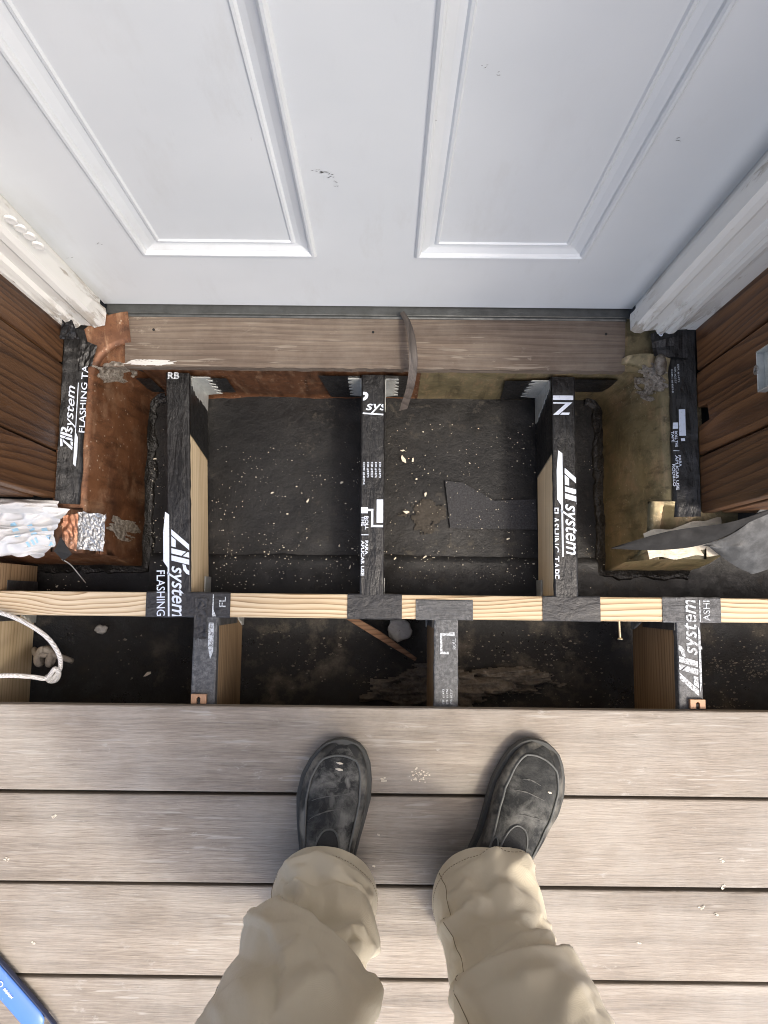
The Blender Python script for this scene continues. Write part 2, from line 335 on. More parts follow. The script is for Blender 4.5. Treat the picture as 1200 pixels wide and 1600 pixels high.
# ------------------------------------------------------------------ flat lettering (mesh from the built-in font)
_deps = bpy.context.evaluated_depsgraph_get
def text_mesh(body, shear=0.0, bold=0.0):
    cu = bpy.data.curves.new('text', 'FONT'); cu.body = body; cu.size = 1; cu.shear = shear; cu.offset = bold; cu.resolution_u = 3
    o = bpy.data.objects.new('text', cu); C.objects.link(o)
    me = bpy.data.meshes.new_from_object(o.evaluated_get(_deps())); bpy.data.objects.remove(o)
    v = [(p.co.x, p.co.y) for p in me.vertices]; f = [tuple(p.vertices) for p in me.polygons]; bpy.data.meshes.remove(me); return v, f
def lettering(name, items, origin, xd, yd, mat, parent, clip=None, lift=.0006, warp=0.0):
    """items in a flat frame (metres along xd, yd): ('t', text, x, y, cap, length, shear, bold) or ('p', [(x, y)...])"""
    bm = bmesh.new()
    def put(v, f):
        bv = [bm.verts.new((x, y, 0)) for x, y in v]
        for q in f:
            try: bm.faces.new([bv[i] for i in q])
            except ValueError: pass
    for it in items:
        if it[0] == 'p': put(it[1], [tuple(range(len(it[1])))])
        else:
            _, body, x, y, cap, length, sh, bo = it
            v, f = text_mesh(body, sh, bo); s = cap / .73
            sx = s if length is None else length / (max(p[0] for p in v) - min(p[0] for p in v)); x_min = min(p[0] for p in v)
            put([(x + (p[0] - x_min) * sx, y + p[1] * s) for p in v], f)
    if clip:
        x0, x1, y0, y1 = clip
        for co, no in (((x0,0,0),(1,0,0)), ((x1,0,0),(-1,0,0)), ((0,y0,0),(0,1,0)), ((0,y1,0),(0,-1,0))):
            bmesh.ops.bisect_plane(bm, geom=bm.verts[:] + bm.edges[:] + bm.faces[:], plane_co=co, plane_no=no, clear_inner=True)
    xd = Vector(xd); yd = Vector(yd); nr = xd.cross(yd).normalized(); origin = Vector(origin)
    mb = MB(); bm.verts.index_update()
    vs_ = []
    for q in bm.verts:
        x, y = q.co.x, q.co.y
        if warp: x += warp * nz(x*60, y*60, 3); y += warp * nz(x*60, y*60, 9)
        vs_.append(origin + xd * x + yd * y + nr * lift)
    mb.add(vs_, [tuple(q.index for q in f.verts) for f in bm.faces]); bm.free()
    return mb.build(name, mat, parent)
def logo(cap, x=0.0, y=0.0, rest=True, tape_words=True):
    """slanted tape logo: three big cut letters, small word, bar beneath, words under the bar"""
    S = lambda pts: ('p', [(x + cap * (px + .28 * py), y + cap * py) for px, py in pts])
    it = [S([(.10,.82),(.72,.82),(.72,1),(.02,1)]), S([(0,0),(.24,0),(.72,.77),(.48,.77)]), S([(.30,0),(.72,0),(.72,.18),(.41,.18)]),
          S([(.80,0),(1.02,0),(1.02,.42),(.80,.62)]), S([(.80,.68),(1.02,.48),(1.02,1),(.80,1)]),
          S([(1.10,0),(1.32,0),(1.32,1),(1.10,1)]),
          S([(1.36,1),(1.58,1),(1.72,.93),(1.76,.80),(1.72,.62),(1.60,.50),(1.36,.46),(1.36,.60),(1.52,.64),(1.57,.74),(1.52,.83),(1.36,.85)])]
    if rest:
        it += [('t', 'system', x + cap * 1.56, y + cap * .02, cap * .62, cap * 2.15, .28, .012),
               ('p', [(x - cap * .75, y - cap * .26), (x + cap * .1, y - cap * .34), (x + cap * 1.35, y - cap * .34), (x + cap * 1.62, y - cap * .16), (x + cap * 3.8, y - cap * .16), (x + cap * 3.8, y - cap * .09), (x - cap * .62, y - cap * .09)])]
    if tape_words:
        it += [('t', 'FLASHING TAPE', x + cap * 1.72, y - cap * .62, cap * .36, cap * 3.0, 0, .006)]
    return it
def roller(x, y, s):                        # tape roller pictogram (s = its length along the reading direction)
    r = lambda a, b, c, d: ('p', [(x + a*s, y + c*s), (x + b*s, y + c*s), (x + b*s, y + d*s), (x + a*s, y + d*s)])
    return [r(0, .84, .30, .62), r(.92, 1.0, .10, .62), r(.34, .92, .10, .18), r(.34, .42, -.02, .10), r(.28, .50, -.32, -.02)]

# ================================================================== SETTING
Z_J = -.025                                  # joist and rim tops
Z_F = -.180                                  # membrane floor in the door recess
# ground to the horizon
MB().add([(-300,-300,-.62),(300,-300,-.62),(300,300,-.62),(-300,300,-.62)], [(0,1,2,3)]).build('ground', M['soil'], kind='structure', loc=(0,0,-.62))
# membrane in the recess
def fl(u, v):
    x = lerp(-.90, .95, u); y = lerp(.42, -.02, v)
    return (x, y, Z_F + .004 * nz(x*7, y*7) + .0015 * nz(x*40, y*40))
mem = MB().grid(fl, 90, 30).build('membrane_floor', M['membrane'], smooth=True, kind='structure', loc=(0, .2, Z_F))
mem['label'] = 'dusty black waterproof membrane on the floor of the recess'
def lap(u, v):
    x = lerp(-.44, .41, u); ye = PZ(600, 868, Z_F).y + .004 * nz(x*9, 1.7) + .002 * nz(x*40, 5) + .012 * (x > .12) * 0
    y = lerp(ye, -.01, v)
    return (x, y, Z_F + .0065 + .004 * nz(x*7, y*7) + .0025 * nz(x*22, y*22, 4) + (.002 if v == 0 else 0) - (.006 if v == 0 else 0))
MB().grid(lap, 120, 14).build('membrane_lap', M['membrane'], mem, smooth=True)
# deeper pit between rim and deck
def pf(u, v):
    x = lerp(-1.2, 1.2, u); y = lerp(0.0, -.34, v)
    h = .5 + .5 * nz(x*4, y*5, 2)
    return (x, y, -.335 + .03 * h + .012 * nz(x*22, y*22) + .006 * nz(x*70, y*70) + (.05 * max(0, (-y - .10) / .15)))
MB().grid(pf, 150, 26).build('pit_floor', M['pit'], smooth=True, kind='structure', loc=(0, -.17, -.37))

# ------------------------------------------------------------------ deck boards
deck = thing('deck', (0, -1, 0), 'weathered grey brown deck of wide boards under the shoes', None, kind='structure')
Y_D = PZ(600, 1106, 0).y; PITCH = .1385; BW = .1338
pm = None
for k in range(14):
    y1 = Y_D - k * PITCH
    if pm is None:
        mb = MB()
        def prof(u, v): pass
        mb.box(-2.2, 2.2, -BW/2, BW/2, -.025, 0)
        o = mb.build('plank', M['deck'], None, bevel=.0025, loc=(0, 0, 0)); pm = o
    else:
        o = pm.copy(); C.objects.link(o)
    o.parent = deck; o.location = (0.31 * math.sin(k * 2.3), y1 - BW/2 + 1, .0006 * math.sin(k * 5.1))
    o.rotation_euler = (0, 0, R_(.06) * math.sin(k * 1.9))

# ------------------------------------------------------------------ house walls of vertical planks
X_L, X_R = -.530, .506                       # faces of the two side walls of the recess
Z_S = .047                                   # bottom of the siding
Y_L, Y_R = PZ(85, 780, Z_S).y, PZ(1083, 803, Z_S).y   # outer corners of the side walls
Y_T = .440                                   # front of the door casing
TOP = 3.1
def siding(name, label, edges, make, grp):
    t = thing(name, make(edges[0], edges[0] + .01, 0)[1], label, 'wall', grp)
    for a, b in zip(edges, edges[1:]):
        make(a + .0016, b - .0016, 1)[0].build('siding_plank', M['siding'], t, bevel=.0022, loc=None)
    return t
def mk_side(x, sgn, z0=Z_S):
    def mk(a, b, real):
        mb = MB()
        if real:
            dx = .0015 * random.uniform(-1, 1)
            mb.box(min(x + dx, x + sgn * .02), max(x + dx, x + sgn * .02), a, b, z0 + .002 * random.uniform(-1, 1), TOP)
        return mb, (x, a, z0)
    return mk
yl = [Y_L, PZ(87, 705, Z_S).y, PZ(93, 568, Z_S).y, .452]
yr = [Y_R, PZ(1082, 713, Z_S).y, PZ(1082, 582, Z_S).y, .465]
wl = siding('siding_wall', 'dark brown vertical plank wall beside the upright left casing of the door', yl, mk_side(X_L, -1), 'brown plank walls of the recess')
# right wall: middle plank has a rough notch cut out at its foot
wr = thing('siding_wall', (X_R, .3, Z_S), 'dark brown vertical plank wall carrying the grey metal outlet box', 'wall', 'brown plank walls of the recess')
for i, (a, b) in enumerate(zip(yr, yr[1:])):
    a += .0016; b -= .0016; mb = MB()
    if i == 1:
        n0, n1 = PX(1098, 662, X_R), PX(1098, 634, X_R)
        zt = PX(1106, 650, X_R).z
        mb.prism([(X_R, a, Z_S), (X_R, n0.y, Z_S), (X_R, n0.y + .002, zt + .004), (X_R, n1.y, zt - .004), (X_R, n1.y + .002, Z_S), (X_R, b, Z_S), (X_R, b, TOP), (X_R, a, TOP)], (.02, 0, 0))
    else: mb.box(X_R, X_R + .02, a, b, Z_S + .002 * i, TOP)
    mb.build('siding_plank', M['siding'], wr, bevel=.0022)
# sheathing behind the planks, and the front of the house either side of the recess
hs = thing('house', (0, .3, 0), 'brown plank front of the house either side of the recess', 'house')
MB().box(-3.6, X_L - .0215, Y_L + .022, .62, -.10, TOP + .02).build('sheathing', M['black'], hs)
MB().box(X_R + .0215, 3.6, Y_R + .022, .62, -.10, TOP + .02).build('sheathing', M['black'], hs)
MB().box(X_L - .02, X_R + .02, Y_L + .03, .62, 2.16, TOP + .01).build('sheathing', M['black'], hs)
for x0, x1, yy in ((-3.6, X_L - .0225, Y_L), (X_R + .0225, 3.6, Y_R)):
    n = int((x1 - x0) / .146)
    for k in range(n):
        a = x0 + (x1 - x0) * k / n; b = x0 + (x1 - x0) * (k + 1) / n
        MB().box(a + .0015, b - .0015, yy, yy + .02, Z_S + .02, TOP).build('siding_plank', M['siding'], hs, bevel=.002)
for k in range(7):
    a = lerp(X_L, X_R, k / 7); b = lerp(X_L, X_R, (k + 1) / 7)
    MB().box(a + .0015, b - .0015, Y_L + .008, Y_L + .0285, 2.15, TOP).build('siding_plank', M['siding'], hs, bevel=.002)

# ------------------------------------------------------------------ door
Y_DOOR = .485
dl, dr = PY(168, 477, Y_DOOR), PY(987, 480, Y_DOOR)
zb = .5 * (dl.z + dr.z); x0, x1 = dl.x - .003, dr.x + .003
La, Lb = PY(222, 397, Y_DOOR), PY(495, 398, Y_DOOR); Ra, Rb = PY(647, 401, Y_DOOR), PY(916, 401, Y_DOOR)
door = thing('door', ((x0+x1)/2, Y_DOOR, zb), 'white moulded panel door with a few black scuffs', 'door')
zp = .5 * (La.z + Ra.z)
XS = [x0, La.x, Lb.x, Ra.x, Rb.x, x1]; ZS = [zb, zp, zp + .66, zp + .83, zp + 1.42, zp + 1.53, zp + 1.70, zb + 2.03]
mb = MB()
for i in range(5):
    for j in range(7):
        if i in (1, 3) and j in (1, 3, 5): continue
        mb.add([(XS[i],Y_DOOR,ZS[j]),(XS[i+1],Y_DOOR,ZS[j]),(XS[i+1],Y_DOOR,ZS[j+1]),(XS[i],Y_DOOR,ZS[j+1])], [(0,1,2,3)])
yb = Y_DOOR + .044
mb.add([(x0,Y_DOOR,zb),(x1,Y_DOOR,zb),(x1,yb,zb),(x0,yb,zb),(x0,Y_DOOR,ZS[-1]),(x1,Y_DOOR,ZS[-1]),(x1,yb,ZS[-1]),(x0,yb,ZS[-1])], [(0,3,2,1),(4,5,6,7),(1,2,6,5),(2,3,7,6),(3,0,4,7)])
o = mb.build('slab', M['door'], door)
PROF = [(0,0),(.0012,-.0022),(.0035,-.0042),(.0065,-.0042),(.0088,-.0022),(.0098,.0012),(.0125,.0018),(.020,.0050),(.027,.0064),(.0295,.0040),(.0325,.0036),(.0345,.0060),(.039,.0060)]
for i in (1, 3):
    for j in (1, 3, 5):
        mb = MB(); a0, a1, c0, c1 = XS[i], XS[i+1], ZS[j], ZS[j+1]
        rings = [[(a0+t, Y_DOOR+d, c0+t), (a1-t, Y_DOOR+d, c0+t), (a1-t, Y_DOOR+d, c1-t), (a0+t, Y_DOOR+d, c1-t)] for t, d in PROF]
        vs_ = [p for r in rings for p in r]; fs = []
        for k in range(len(rings) - 1):
            for q in range(4): fs.append((k*4+q, k*4+(q+1)%4, (k+1)*4+(q+1)%4, (k+1)*4+q))
        n = (len(rings) - 1) * 4; fs.append((n, n+1, n+2, n+3))
        mb.add(vs_, fs).build('panel', M['door'], door)
# small scuffs on the paint: thin black rubber marks
mb = MB()
for (u, v, s) in ((508,268,5),(513,271,6),(519,276,5),(522,284,3),(526,291,3),(492,267,3),(500,266,2),(154,381,4),(109,403,4),(757,103,3),(785,115,4),(678,190,3),(1058,218,4)):
    p = PY(u, v, Y_DOOR - .0006); r = s * .0005
    for k in range(3):
        dx, dz = random.uniform(-2, 2) * r, random.uniform(-1.5, 1.5) * r; a = random.uniform(-.4, .9); L = r * random.uniform(.5, 1.6)
        c_, s_ = math.cos(a), math.sin(a); t = r * .22
        mb.add([(p.x+dx-L*c_, p.y, p.z+dz-L*s_), (p.x+dx+t*s_, p.y, p.z+dz-t*c_), (p.x+dx+L*c_, p.y, p.z+dz+L*s_), (p.x+dx-t*s_, p.y, p.z+dz+t*c_)], [(0,1,2,3)])
mb.build('scuff', M['black'], door)

# ------------------------------------------------------------------ door frame: jambs, stops and casing
fr = thing('door_frame', (0, Y_T, .05), 'peeling white painted frame and casing around the door', 'door frame')
def frame_side(xd, xc, sg, px_bottom):
    # plan outline from the door edge out to the siding; sg -1 = left
    s = abs(xc - xd)
    P = [(0,.496),(0,.474),(.004,.470),(.009,.470),(.011,.462),(.010,.442),(.003,.4385),(-.006,.4375),(-.012,.441),(-.030,.4425),(-.034,.437),(-.042,.4355),(-.047,.440),(-.052,.4375),(-.060,.438),(-.066,.443),(-.072,.4445),(-s,.4445),(-s,.496)]
    P = [(xd - sg * a * 1.0, y) for a, y in P] if sg < 0 else [(xd - a, y) for a, y in P]
    if sg < 0: P = [(xd + (xd - x) * -1, y) for x, y in P]
    pts = [(xd + (-sg) * (a if True else 0), y) for a, y in [(0,.496),(0,.474),(.004,.470),(.009,.470),(.011,.462),(.010,.442),(.003,.4385),(-.006,.4375),(-.012,.441),(-.030,.4425),(-.034,.437),(-.042,.4355),(-.047,.440),(-.052,.4375),(-.060,.438),(-.066,.443),(-.072,.4445),(-s,.4445),(-s,.496)]]
    n = len(pts); lv = [0, .004, .010, .018, .03, .045, .06, .08, .10, .13, .16, .20, .26, .34, .45, .6, .8, 1.1, 1.5, 2.08]
    mb = MB(); vs_ = []
    for k, h in enumerate(lv):
        for q, (x, y) in enumerate(pts):
            wob = (.0014 if h < .10 else .0003) * (0 if q in (0, n-1, n-2) else 1)
            zz = .052 + h + (.006 * nz(x*120, y*90, 5) if k == 0 else 0)
            vs_.append((x + wob * nz(x*90 + h*50, y*70, h*60), y + wob * nz(y*80, x*90, h*60 + 7), zz))
    fs = [(k*n+q, k*n+(q+1)%n, (k+1)*n+(q+1)%n, (k+1)*n+q) for k in range(len(lv)-1) for q in range(n)] + [tuple(range(n))]
    mb.add(vs_, fs).build('jamb', M['trim'], fr, loc=(xd, Y_T, .05))
frame_side(x0 - .001, X_L, -1, None); frame_side(x1 + .001, X_R, 1, None)
MB().box(x0 - .08, x1 + .08, .437, .496, ZS[-1] + .003, ZS[-1] + .09).build('head', M['trim'], fr, bevel=.004)
# filled plugs in the left jamb
for u, v in ((17, 345), (32, 358), (46, 370), (60, 385)):
    p = PY(u, v, .4395); mb = MB(); n = 14
    ring = lambda r, dy: [(p.x + r * math.cos(6.283*q/n), p.y + dy, p.z + r * 1.5 * math.sin(6.283*q/n)) for q in range(n)]
    mb.add(ring(.0072, .002) + ring(.0068, -.0002) + ring(.0058, -.0007) + [(p.x, p.y - .0002, p.z)], [(a, (a+1) % n, n + (a+1) % n, n + a) for a in range(n)] + [(n+a, n+(a+1) % n, 2*n+(a+1) % n, 2*n+a) for a in range(n)] + [(2*n+a, 2*n+(a+1) % n, 3*n) for a in range(n)])
    mb.build('plug', M['trim'], fr)

# ------------------------------------------------------------------ threshold and sill
th = thing('door_threshold', (0, .47, .03), 'dark grey metal threshold strip under the white door', 'threshold')
xa, xb = x0 + .002, x1 - .002
MB().box(xa, xb, .4700, .52, .020, zb - .004).build('saddle', M['thresh'], th, bevel=.002)
MB().box(xa + .004, xb - .006, PZ(600, 497, .040).y, .4696, .020, .036).build('lip', M['thresh'], th, bevel=.003)
sl_ = PZ(195, 572, .024); sr_ = PZ(976, 574, .024); yb_ = PZ(600, 497, .036).y - .0005
mb = MB()
def sill(u, v):
    x = lerp(sl_.x, sr_.x, u); y = lerp(sl_.y, yb_, v); z = lerp(.024, .034, v)
    if v == 0: y += .0016 * nz(x*40, 2) + .0012 * nz(x*130, 8); z -= .001 * abs(nz(x*60, 4))
    return (x, y, z)
mb.grid(sill, 110, 6)
n = len(mb.v); row = 111
mb.add([tuple(mb.v[i]) for i in range(row)] + [(mb.v[i].x, mb.v[i].y + .001, .002) for i in range(row)], [(i, i+1, row+i+1, row+i) for i in range(row-1)])
mb.add([sill(0,0), sill(0,1), (sl_.x, yb_, .002), (sl_.x, sl_.y, .002), sill(1,0), sill(1,1), (sr_.x, yb_, .002), (sr_.x, sr_.y, .002)], [(0,1,2,3),(7,6,5,4)])
sillo = mb.build('door_sill', M['sill'], label='weathered wooden sill board below the dark threshold strip', cat='sill')
for u, v in ((240, 515), (583, 519), (947, 522)):
    p = PZ(u, v, .0318); MB().tube([(p.x, p.y, p.z - .004), (p.x, p.y, p.z + .0006)], .0022, 10).build('screw', M['dark_metal'], sillo)

# ------------------------------------------------------------------ copper pan: side upstands, back upstand, front returns
XC_L, XC_R, YC_B = PZ(232, 760, Z_F).x, PZ(938, 760, Z_F).x, PZ(600, 622, Z_F).y
UP = [(-.02, -.19), (0, Z_F), (.004, -.13), (.010, -.08), (.019, -.02), (.030, .018), (.036, .030), (.060, .036), (.084, .041)]
def miter(p, nrm):                           # square outer corners
    if abs(p.y - yF) < 1e-4 and abs(p.x - XC_L) < 1e-4: return Vector((-1, 1))
    if abs(p.y - yF) < 1e-4 and abs(p.x - XC_R) < 1e-4: return Vector((1, 1))
    return nrm
def sweep(path, mat, name, label, up=UP, wob=.0016):
    mb = MB(); n = len(path)
    def fn(u, v):
        k = min(n - 1, int(round(u * (n - 1)))); p = Vector(path[k]); t = Vector(path[min(n-1, k+1)]) - Vector(path[max(0, k-1)]); t.normalize()
        nrm = Vector((-t.y, t.x)); nrm = miter(p, nrm); q = v * (len(up) - 1); i = min(len(up) - 2, int(q)); f = q - i
        o_ = lerp(up[i][0], up[i+1][0], f); z = lerp(up[i][1], up[i+1][1], f); o_ += wob * nz(p.x*17, p.y*17, z*17)
        return (p.x + nrm.x * o_, p.y + nrm.y * o_, z)
    mb.grid(fn, n - 1, (len(up) - 1) * 3)
    return mb.build(name, mat, smooth=True, label=label, cat='flashing', group='copper flashing round the recess')
def arc(cx, cy, r, a0, a1, n=10): return [(cx + r * math.cos(R_(lerp(a0, a1, k/n))), cy + r * math.sin(R_(lerp(a0, a1, k/n)))) for k in range(n + 1)]
def line(a, b, n=20): return [(lerp(a[0], b[0], k/n), lerp(a[1], b[1], k/n)) for k in range(n + 1)]
rr, yF = .028, PZ(120, 884, Z_F).y
def dedup(p): return [q for i, q in enumerate(p) if i == 0 or (Vector(q) - Vector(p[i-1])).length > 1e-5]
# paths run so that the left-hand normal points away from the pit
pL = line((-1.3, yF), (XC_L, yF), 24) + line((XC_L, yF), (XC_L, YC_B - rr), 24)[1:]
pL += [(XC_L + rr - rr * math.cos(R_(a)), YC_B - rr + rr * math.sin(R_(a))) for a in range(0, 91, 9)]
sweep(dedup(pL), M['copper'], 'copper_flashing', 'red brown copper upstand below the tape on the left plank wall')
sweep(line((XC_L + rr, YC_B), (.06, YC_B), 40), M['copper'], 'copper_flashing', 'red brown strip of copper below the sill, left of the hanging rubber strip', [(-.02, -.19), (0, Z_F), (.002, -.1), (.004, -.02), (.006, .001)])
pR = line((.06, YC_B), (XC_R - rr, YC_B), 24) + [(XC_R - rr + rr * math.sin(R_(a)), YC_B - rr + rr * math.cos(R_(a))) for a in range(0, 91, 9)] + line((XC_R, YC_B - rr), (XC_R, yF), 24)
X_RE = PZ(1140, 885, 0).x
pR += line((XC_R, yF), (X_RE, yF), 12)[1:]
def sweepR():
    mb = MB(); path = dedup(pR); n = len(path)
    def fn(u, v):
        k = min(n - 1, int(round(u * (n - 1)))); p = Vector(path[k]); t = Vector(path[min(n-1, k+1)]) - Vector(path[max(0, k-1)]); t.normalize()
        nrm = Vector((-t.y, t.x)); nrm = miter(p, nrm); q = v * (len(UP) - 1); i = min(len(UP) - 2, int(q)); f = q - i
        o_ = lerp(UP[i][0], UP[i+1][0], f) * 1.25; z = lerp(UP[i][1], UP[i+1][1], f)
        back = max(0, min(1, (p.y - (YC_B - rr)) / rr)); o_ *= 1 - .86 * back; z = min(z, lerp(1, .0015, min(1, back * 1.0)) if back > .5 else 1)
        o_ += .0016 * nz(p.x*17, p.y*17, z*17)
        return (p.x + nrm.x * o_, p.y + nrm.y * o_, z)
    mb.grid(fn, n - 1, (len(UP) - 1) * 3)
    return mb.build('copper_flashing', M['copper_green'], smooth=True, label='olive brown copper upstand below the tape on the right plank wall', cat='flashing', group='copper flashing round the recess')
sweepR()
# copper corner pieces beside the sill
for xa_, xb_, mt, lb in ((PZ(143, 545, .028).x, sl_.x - .0008, M['copper'], 'copper corner plate at the left end of the wooden sill'), (sr_.x + .0008, PZ(1038, 545, .028).x, M['copper_green'], 'brown copper corner plate at the right end of the wooden sill')):
    def cp(u, v, xa_=xa_, xb_=xb_):
        x = lerp(xa_, xb_, u); y = lerp(.382, .47, v); return (x, y, .0225 + .006 * v + .0012 * nz(x*60, y*60))
    mb = MB().grid(cp, 12, 12); mb.box(xa_, xb_, .384, .47, .004, .019)
    mb.build('copper_corner', mt, label=lb, cat='flashing', smooth=False)
# curb inside the flashing (keeps light out)
for a, b in ((-1.3, XC_L - .047), (XC_R + .06, 1.3)):
    MB().box(a, b, yF + .05, .45, -.3, .024).build('curb', M['black'], hs)
MB().box(X_L, X_R, YC_B + .012, .6, -.3, .0).build('curb', M['black'], hs)
# black mastic smeared along the foot of the copper
def cove(path, name, label, wdt=.014, hgt=.012):
    mb = MB(); n = len(path)
    def fn(u, v):
        k = min(n - 1, int(round(u * (n - 1)))); p = Vector(path[k]); t = Vector(path[min(n-1, k+1)]) - Vector(path[max(0, k-1)]); t.normalize(); nrm = Vector((-t.y, t.x))
        w_ = wdt * (1 + .5 * nz(p.x*30, p.y*30, 1) + .3 * nz(p.x*90, p.y*90)); h_ = hgt * (1 + .6 * nz(p.x*24, p.y*24, 5) + .4 * nz(p.x*80, p.y*80, 5))
        a = v * math.pi / 2; o_ = lerp(-w_, .0035, v); z = Z_F + .006 + (h_) * v * v + .002 * nz(p.x*70, p.y*70, v*3)
        return (p.x + nrm.x * o_, p.y + nrm.y * o_, z - (.012 if v == 0 else 0))
    mb.grid(fn, n - 1, 8)
    return mb.build(name, M['mastic'], smooth=True, label=label, cat='mastic', group='black mastic at the foot of the copper')
def fine(path, n): 
    out = []
    for a, b in zip(path, path[1:]):
        L = (Vector(b) - Vector(a)).length; m = max(1, int(L / n)); out += [(lerp(a[0], b[0], k/m), lerp(a[1], b[1], k/m)) for k in range(m)]
    return out + [path[-1]]
cove(fine(dedup(pL), .004), 'mastic_bead', 'ragged black mastic along the foot of the left copper')
cove(fine([p for p in dedup(pR) if p[0] > XC_R - rr - .002], .004), 'mastic_bead', 'ragged black mastic along the foot of the right copper', .014, .014)

# ------------------------------------------------------------------ tape strip mesh
def tape_strip(x0, x1, y0, y1, z, drop=.014, n=40, wob=.0006, axis='Y', endz=0):
    """tape laid over a beam: rounded shoulders, sides turned down"""
    prof = [(x0 - .0012, z - drop), (x0 - .0014, z - .004), (x0 - .0006, z - .001), (x0 + .0015, z), (lerp(x0, x1, .3), z + .0002), (lerp(x0, x1, .7), z + .0002), (x1 - .0015, z), (x1 + .0006, z - .001), (x1 + .0014, z - .004), (x1 + .0012, z - drop)]
    mb = MB()
    def fn(u, v):
        k = int(round(u * (len(prof) - 1))); a, zz = prof[k]; l = lerp(y0, y1, v)
        a += wob * nz(a*40, l*50, 3) * (1 if k in (0, 1, 8, 9) else 0); zz += wob * .4 * nz(a*60, l*60, 9)
        if k in (0, 9): zz += .004 * nz(l*60, k) 
        return (a, l, zz) if axis == 'Y' else (l, a, zz)
    mb.grid(fn, len(prof) - 1, n); return mb

# ------------------------------------------------------------------ rim beam across the opening
yr0, yr1 = PZ(600, 967, Z_J).y, PZ(600, 929, Z_J).y
rim = thing('rim_beam', (0, (yr0+yr1)/2, -.26), 'pale pine beam lying across the opening, wrapped with patches of tape', 'beam')
MB().box(-1.4, 1.4, yr0, yr1, -.26, Z_J - .0012).build('timber', M['pine'], rim, bevel=.0025)
def rim_patch(u0, u1, mat, label, v0=-.0, extra=0):
    a, b = PZ(u0, 947, Z_J).x, PZ(u1, 947, Z_J).x
    p = tape_strip(yr0, yr1 + extra, a, b, Z_J + .0006, .012, 30, .0012, 'X').build('flashing_tape', mat, rim, label=label); return p, a, b
rt1, *_ = rim_patch(228, 360, M['tape_cross'], 'lettered black tape patch where the left joist meets the beam')
rt2, *_ = rim_patch(543, 628, M['tape_cross'], 'plain black tape patch where the middle joist meets the beam')
rt3, *_ = rim_patch(650, 739, M['tape_old_cross'], 'dusty wrinkled grey tape patch on the middle of the beam', extra=-.008)
rt4, *_ = rim_patch(848, 938, M['tape_cross'], 'wrinkled black tape patch where the right joist meets the beam')
rt5, *_ = rim_patch(1035, 1126, M['tape_old_cross'], 'grey tape patch with white letters at the right of the beam')
# brown stains scraped on the beam by the grey patch
p = PZ(970, 974, Z_J - .01)
MB().tube([(p.x, yr0 + .004, Z_J - .02), (p.x, yr0 - .028, Z_J - .016)], .0021, 10).tube([(p.x, yr0 - .0275, Z_J - .016), (p.x, yr0 - .0300, Z_J - .0157), (p.x, yr0 - .0305, Z_J - .0157)], lambda t: .0022 + .0026 * min(1, t * 2), 12).build('screw', M['steel'], rim)

# ------------------------------------------------------------------ joists
def hanger(x, side, yface, z0, z1, parent, depth=.045, flange=.03, name='joist_hanger'):
    """galvanised angle: flange on the upstand, toothed plate along the joist"""
    mb = MB(); t = .0016; s = side
    a, b = sorted((x + s * .0016, x + s * (.0016 + t)))
    zt = z1
    # plate along joist with sloping toothed edge
    pts = [(yface, z0), (yface - depth, z0), (yface - depth, z0 + .02)]
    k = 7
    for i in range(k):
        f = i / k; pts += [(yface - depth * (1 - .62 * f), lerp(z0 + .02, zt, f)), (yface - depth * (1 - .62 * f) + .007, lerp(z0 + .02, zt, f + .5 / k))]
    pts += [(yface - depth * .35, zt), (yface, zt)]
    mb.prism([(a, q[0], q[1]) for q in pts], (b - a, 0, 0))
    fp = [(x + s * .002, z0 + .01), (x + s * flange, z0 + .02)]
    for i in range(5):
        f = i / 5; fp += [(x + s * flange * (1 - .1 * (i % 2)), lerp(z0 + .02, zt, f)), (x + s * flange * .72, lerp(z0 + .02, zt, f + .06)), (x + s * flange * .72, lerp(z0 + .02, zt, f + .12)), (x + s * flange, lerp(z0 + .02, zt, f + .16))]
    fp += [(x + s * flange * .95, zt), (x + s * .002, zt)]
    mb.prism([(q[0], yface - .001, q[1]) for q in fp], (0, -t, 0))
    return mb.build(name, M['galv'], parent)
Y_BK = YC_B - .0015
upper = []
specs = [  # name of place, u of centre at far end, u at beam, label
    (277, 279, 'joist wrapped in lettered black tape, nearest the red brown copper wall', .098),
    (583, 580.5, 'middle joist wrapped in black tape with small printed lines and a roller sign', 0),
    (880.5, 885, 'joist wrapped in lettered black tape, nearest the olive brown copper wall', .105)]
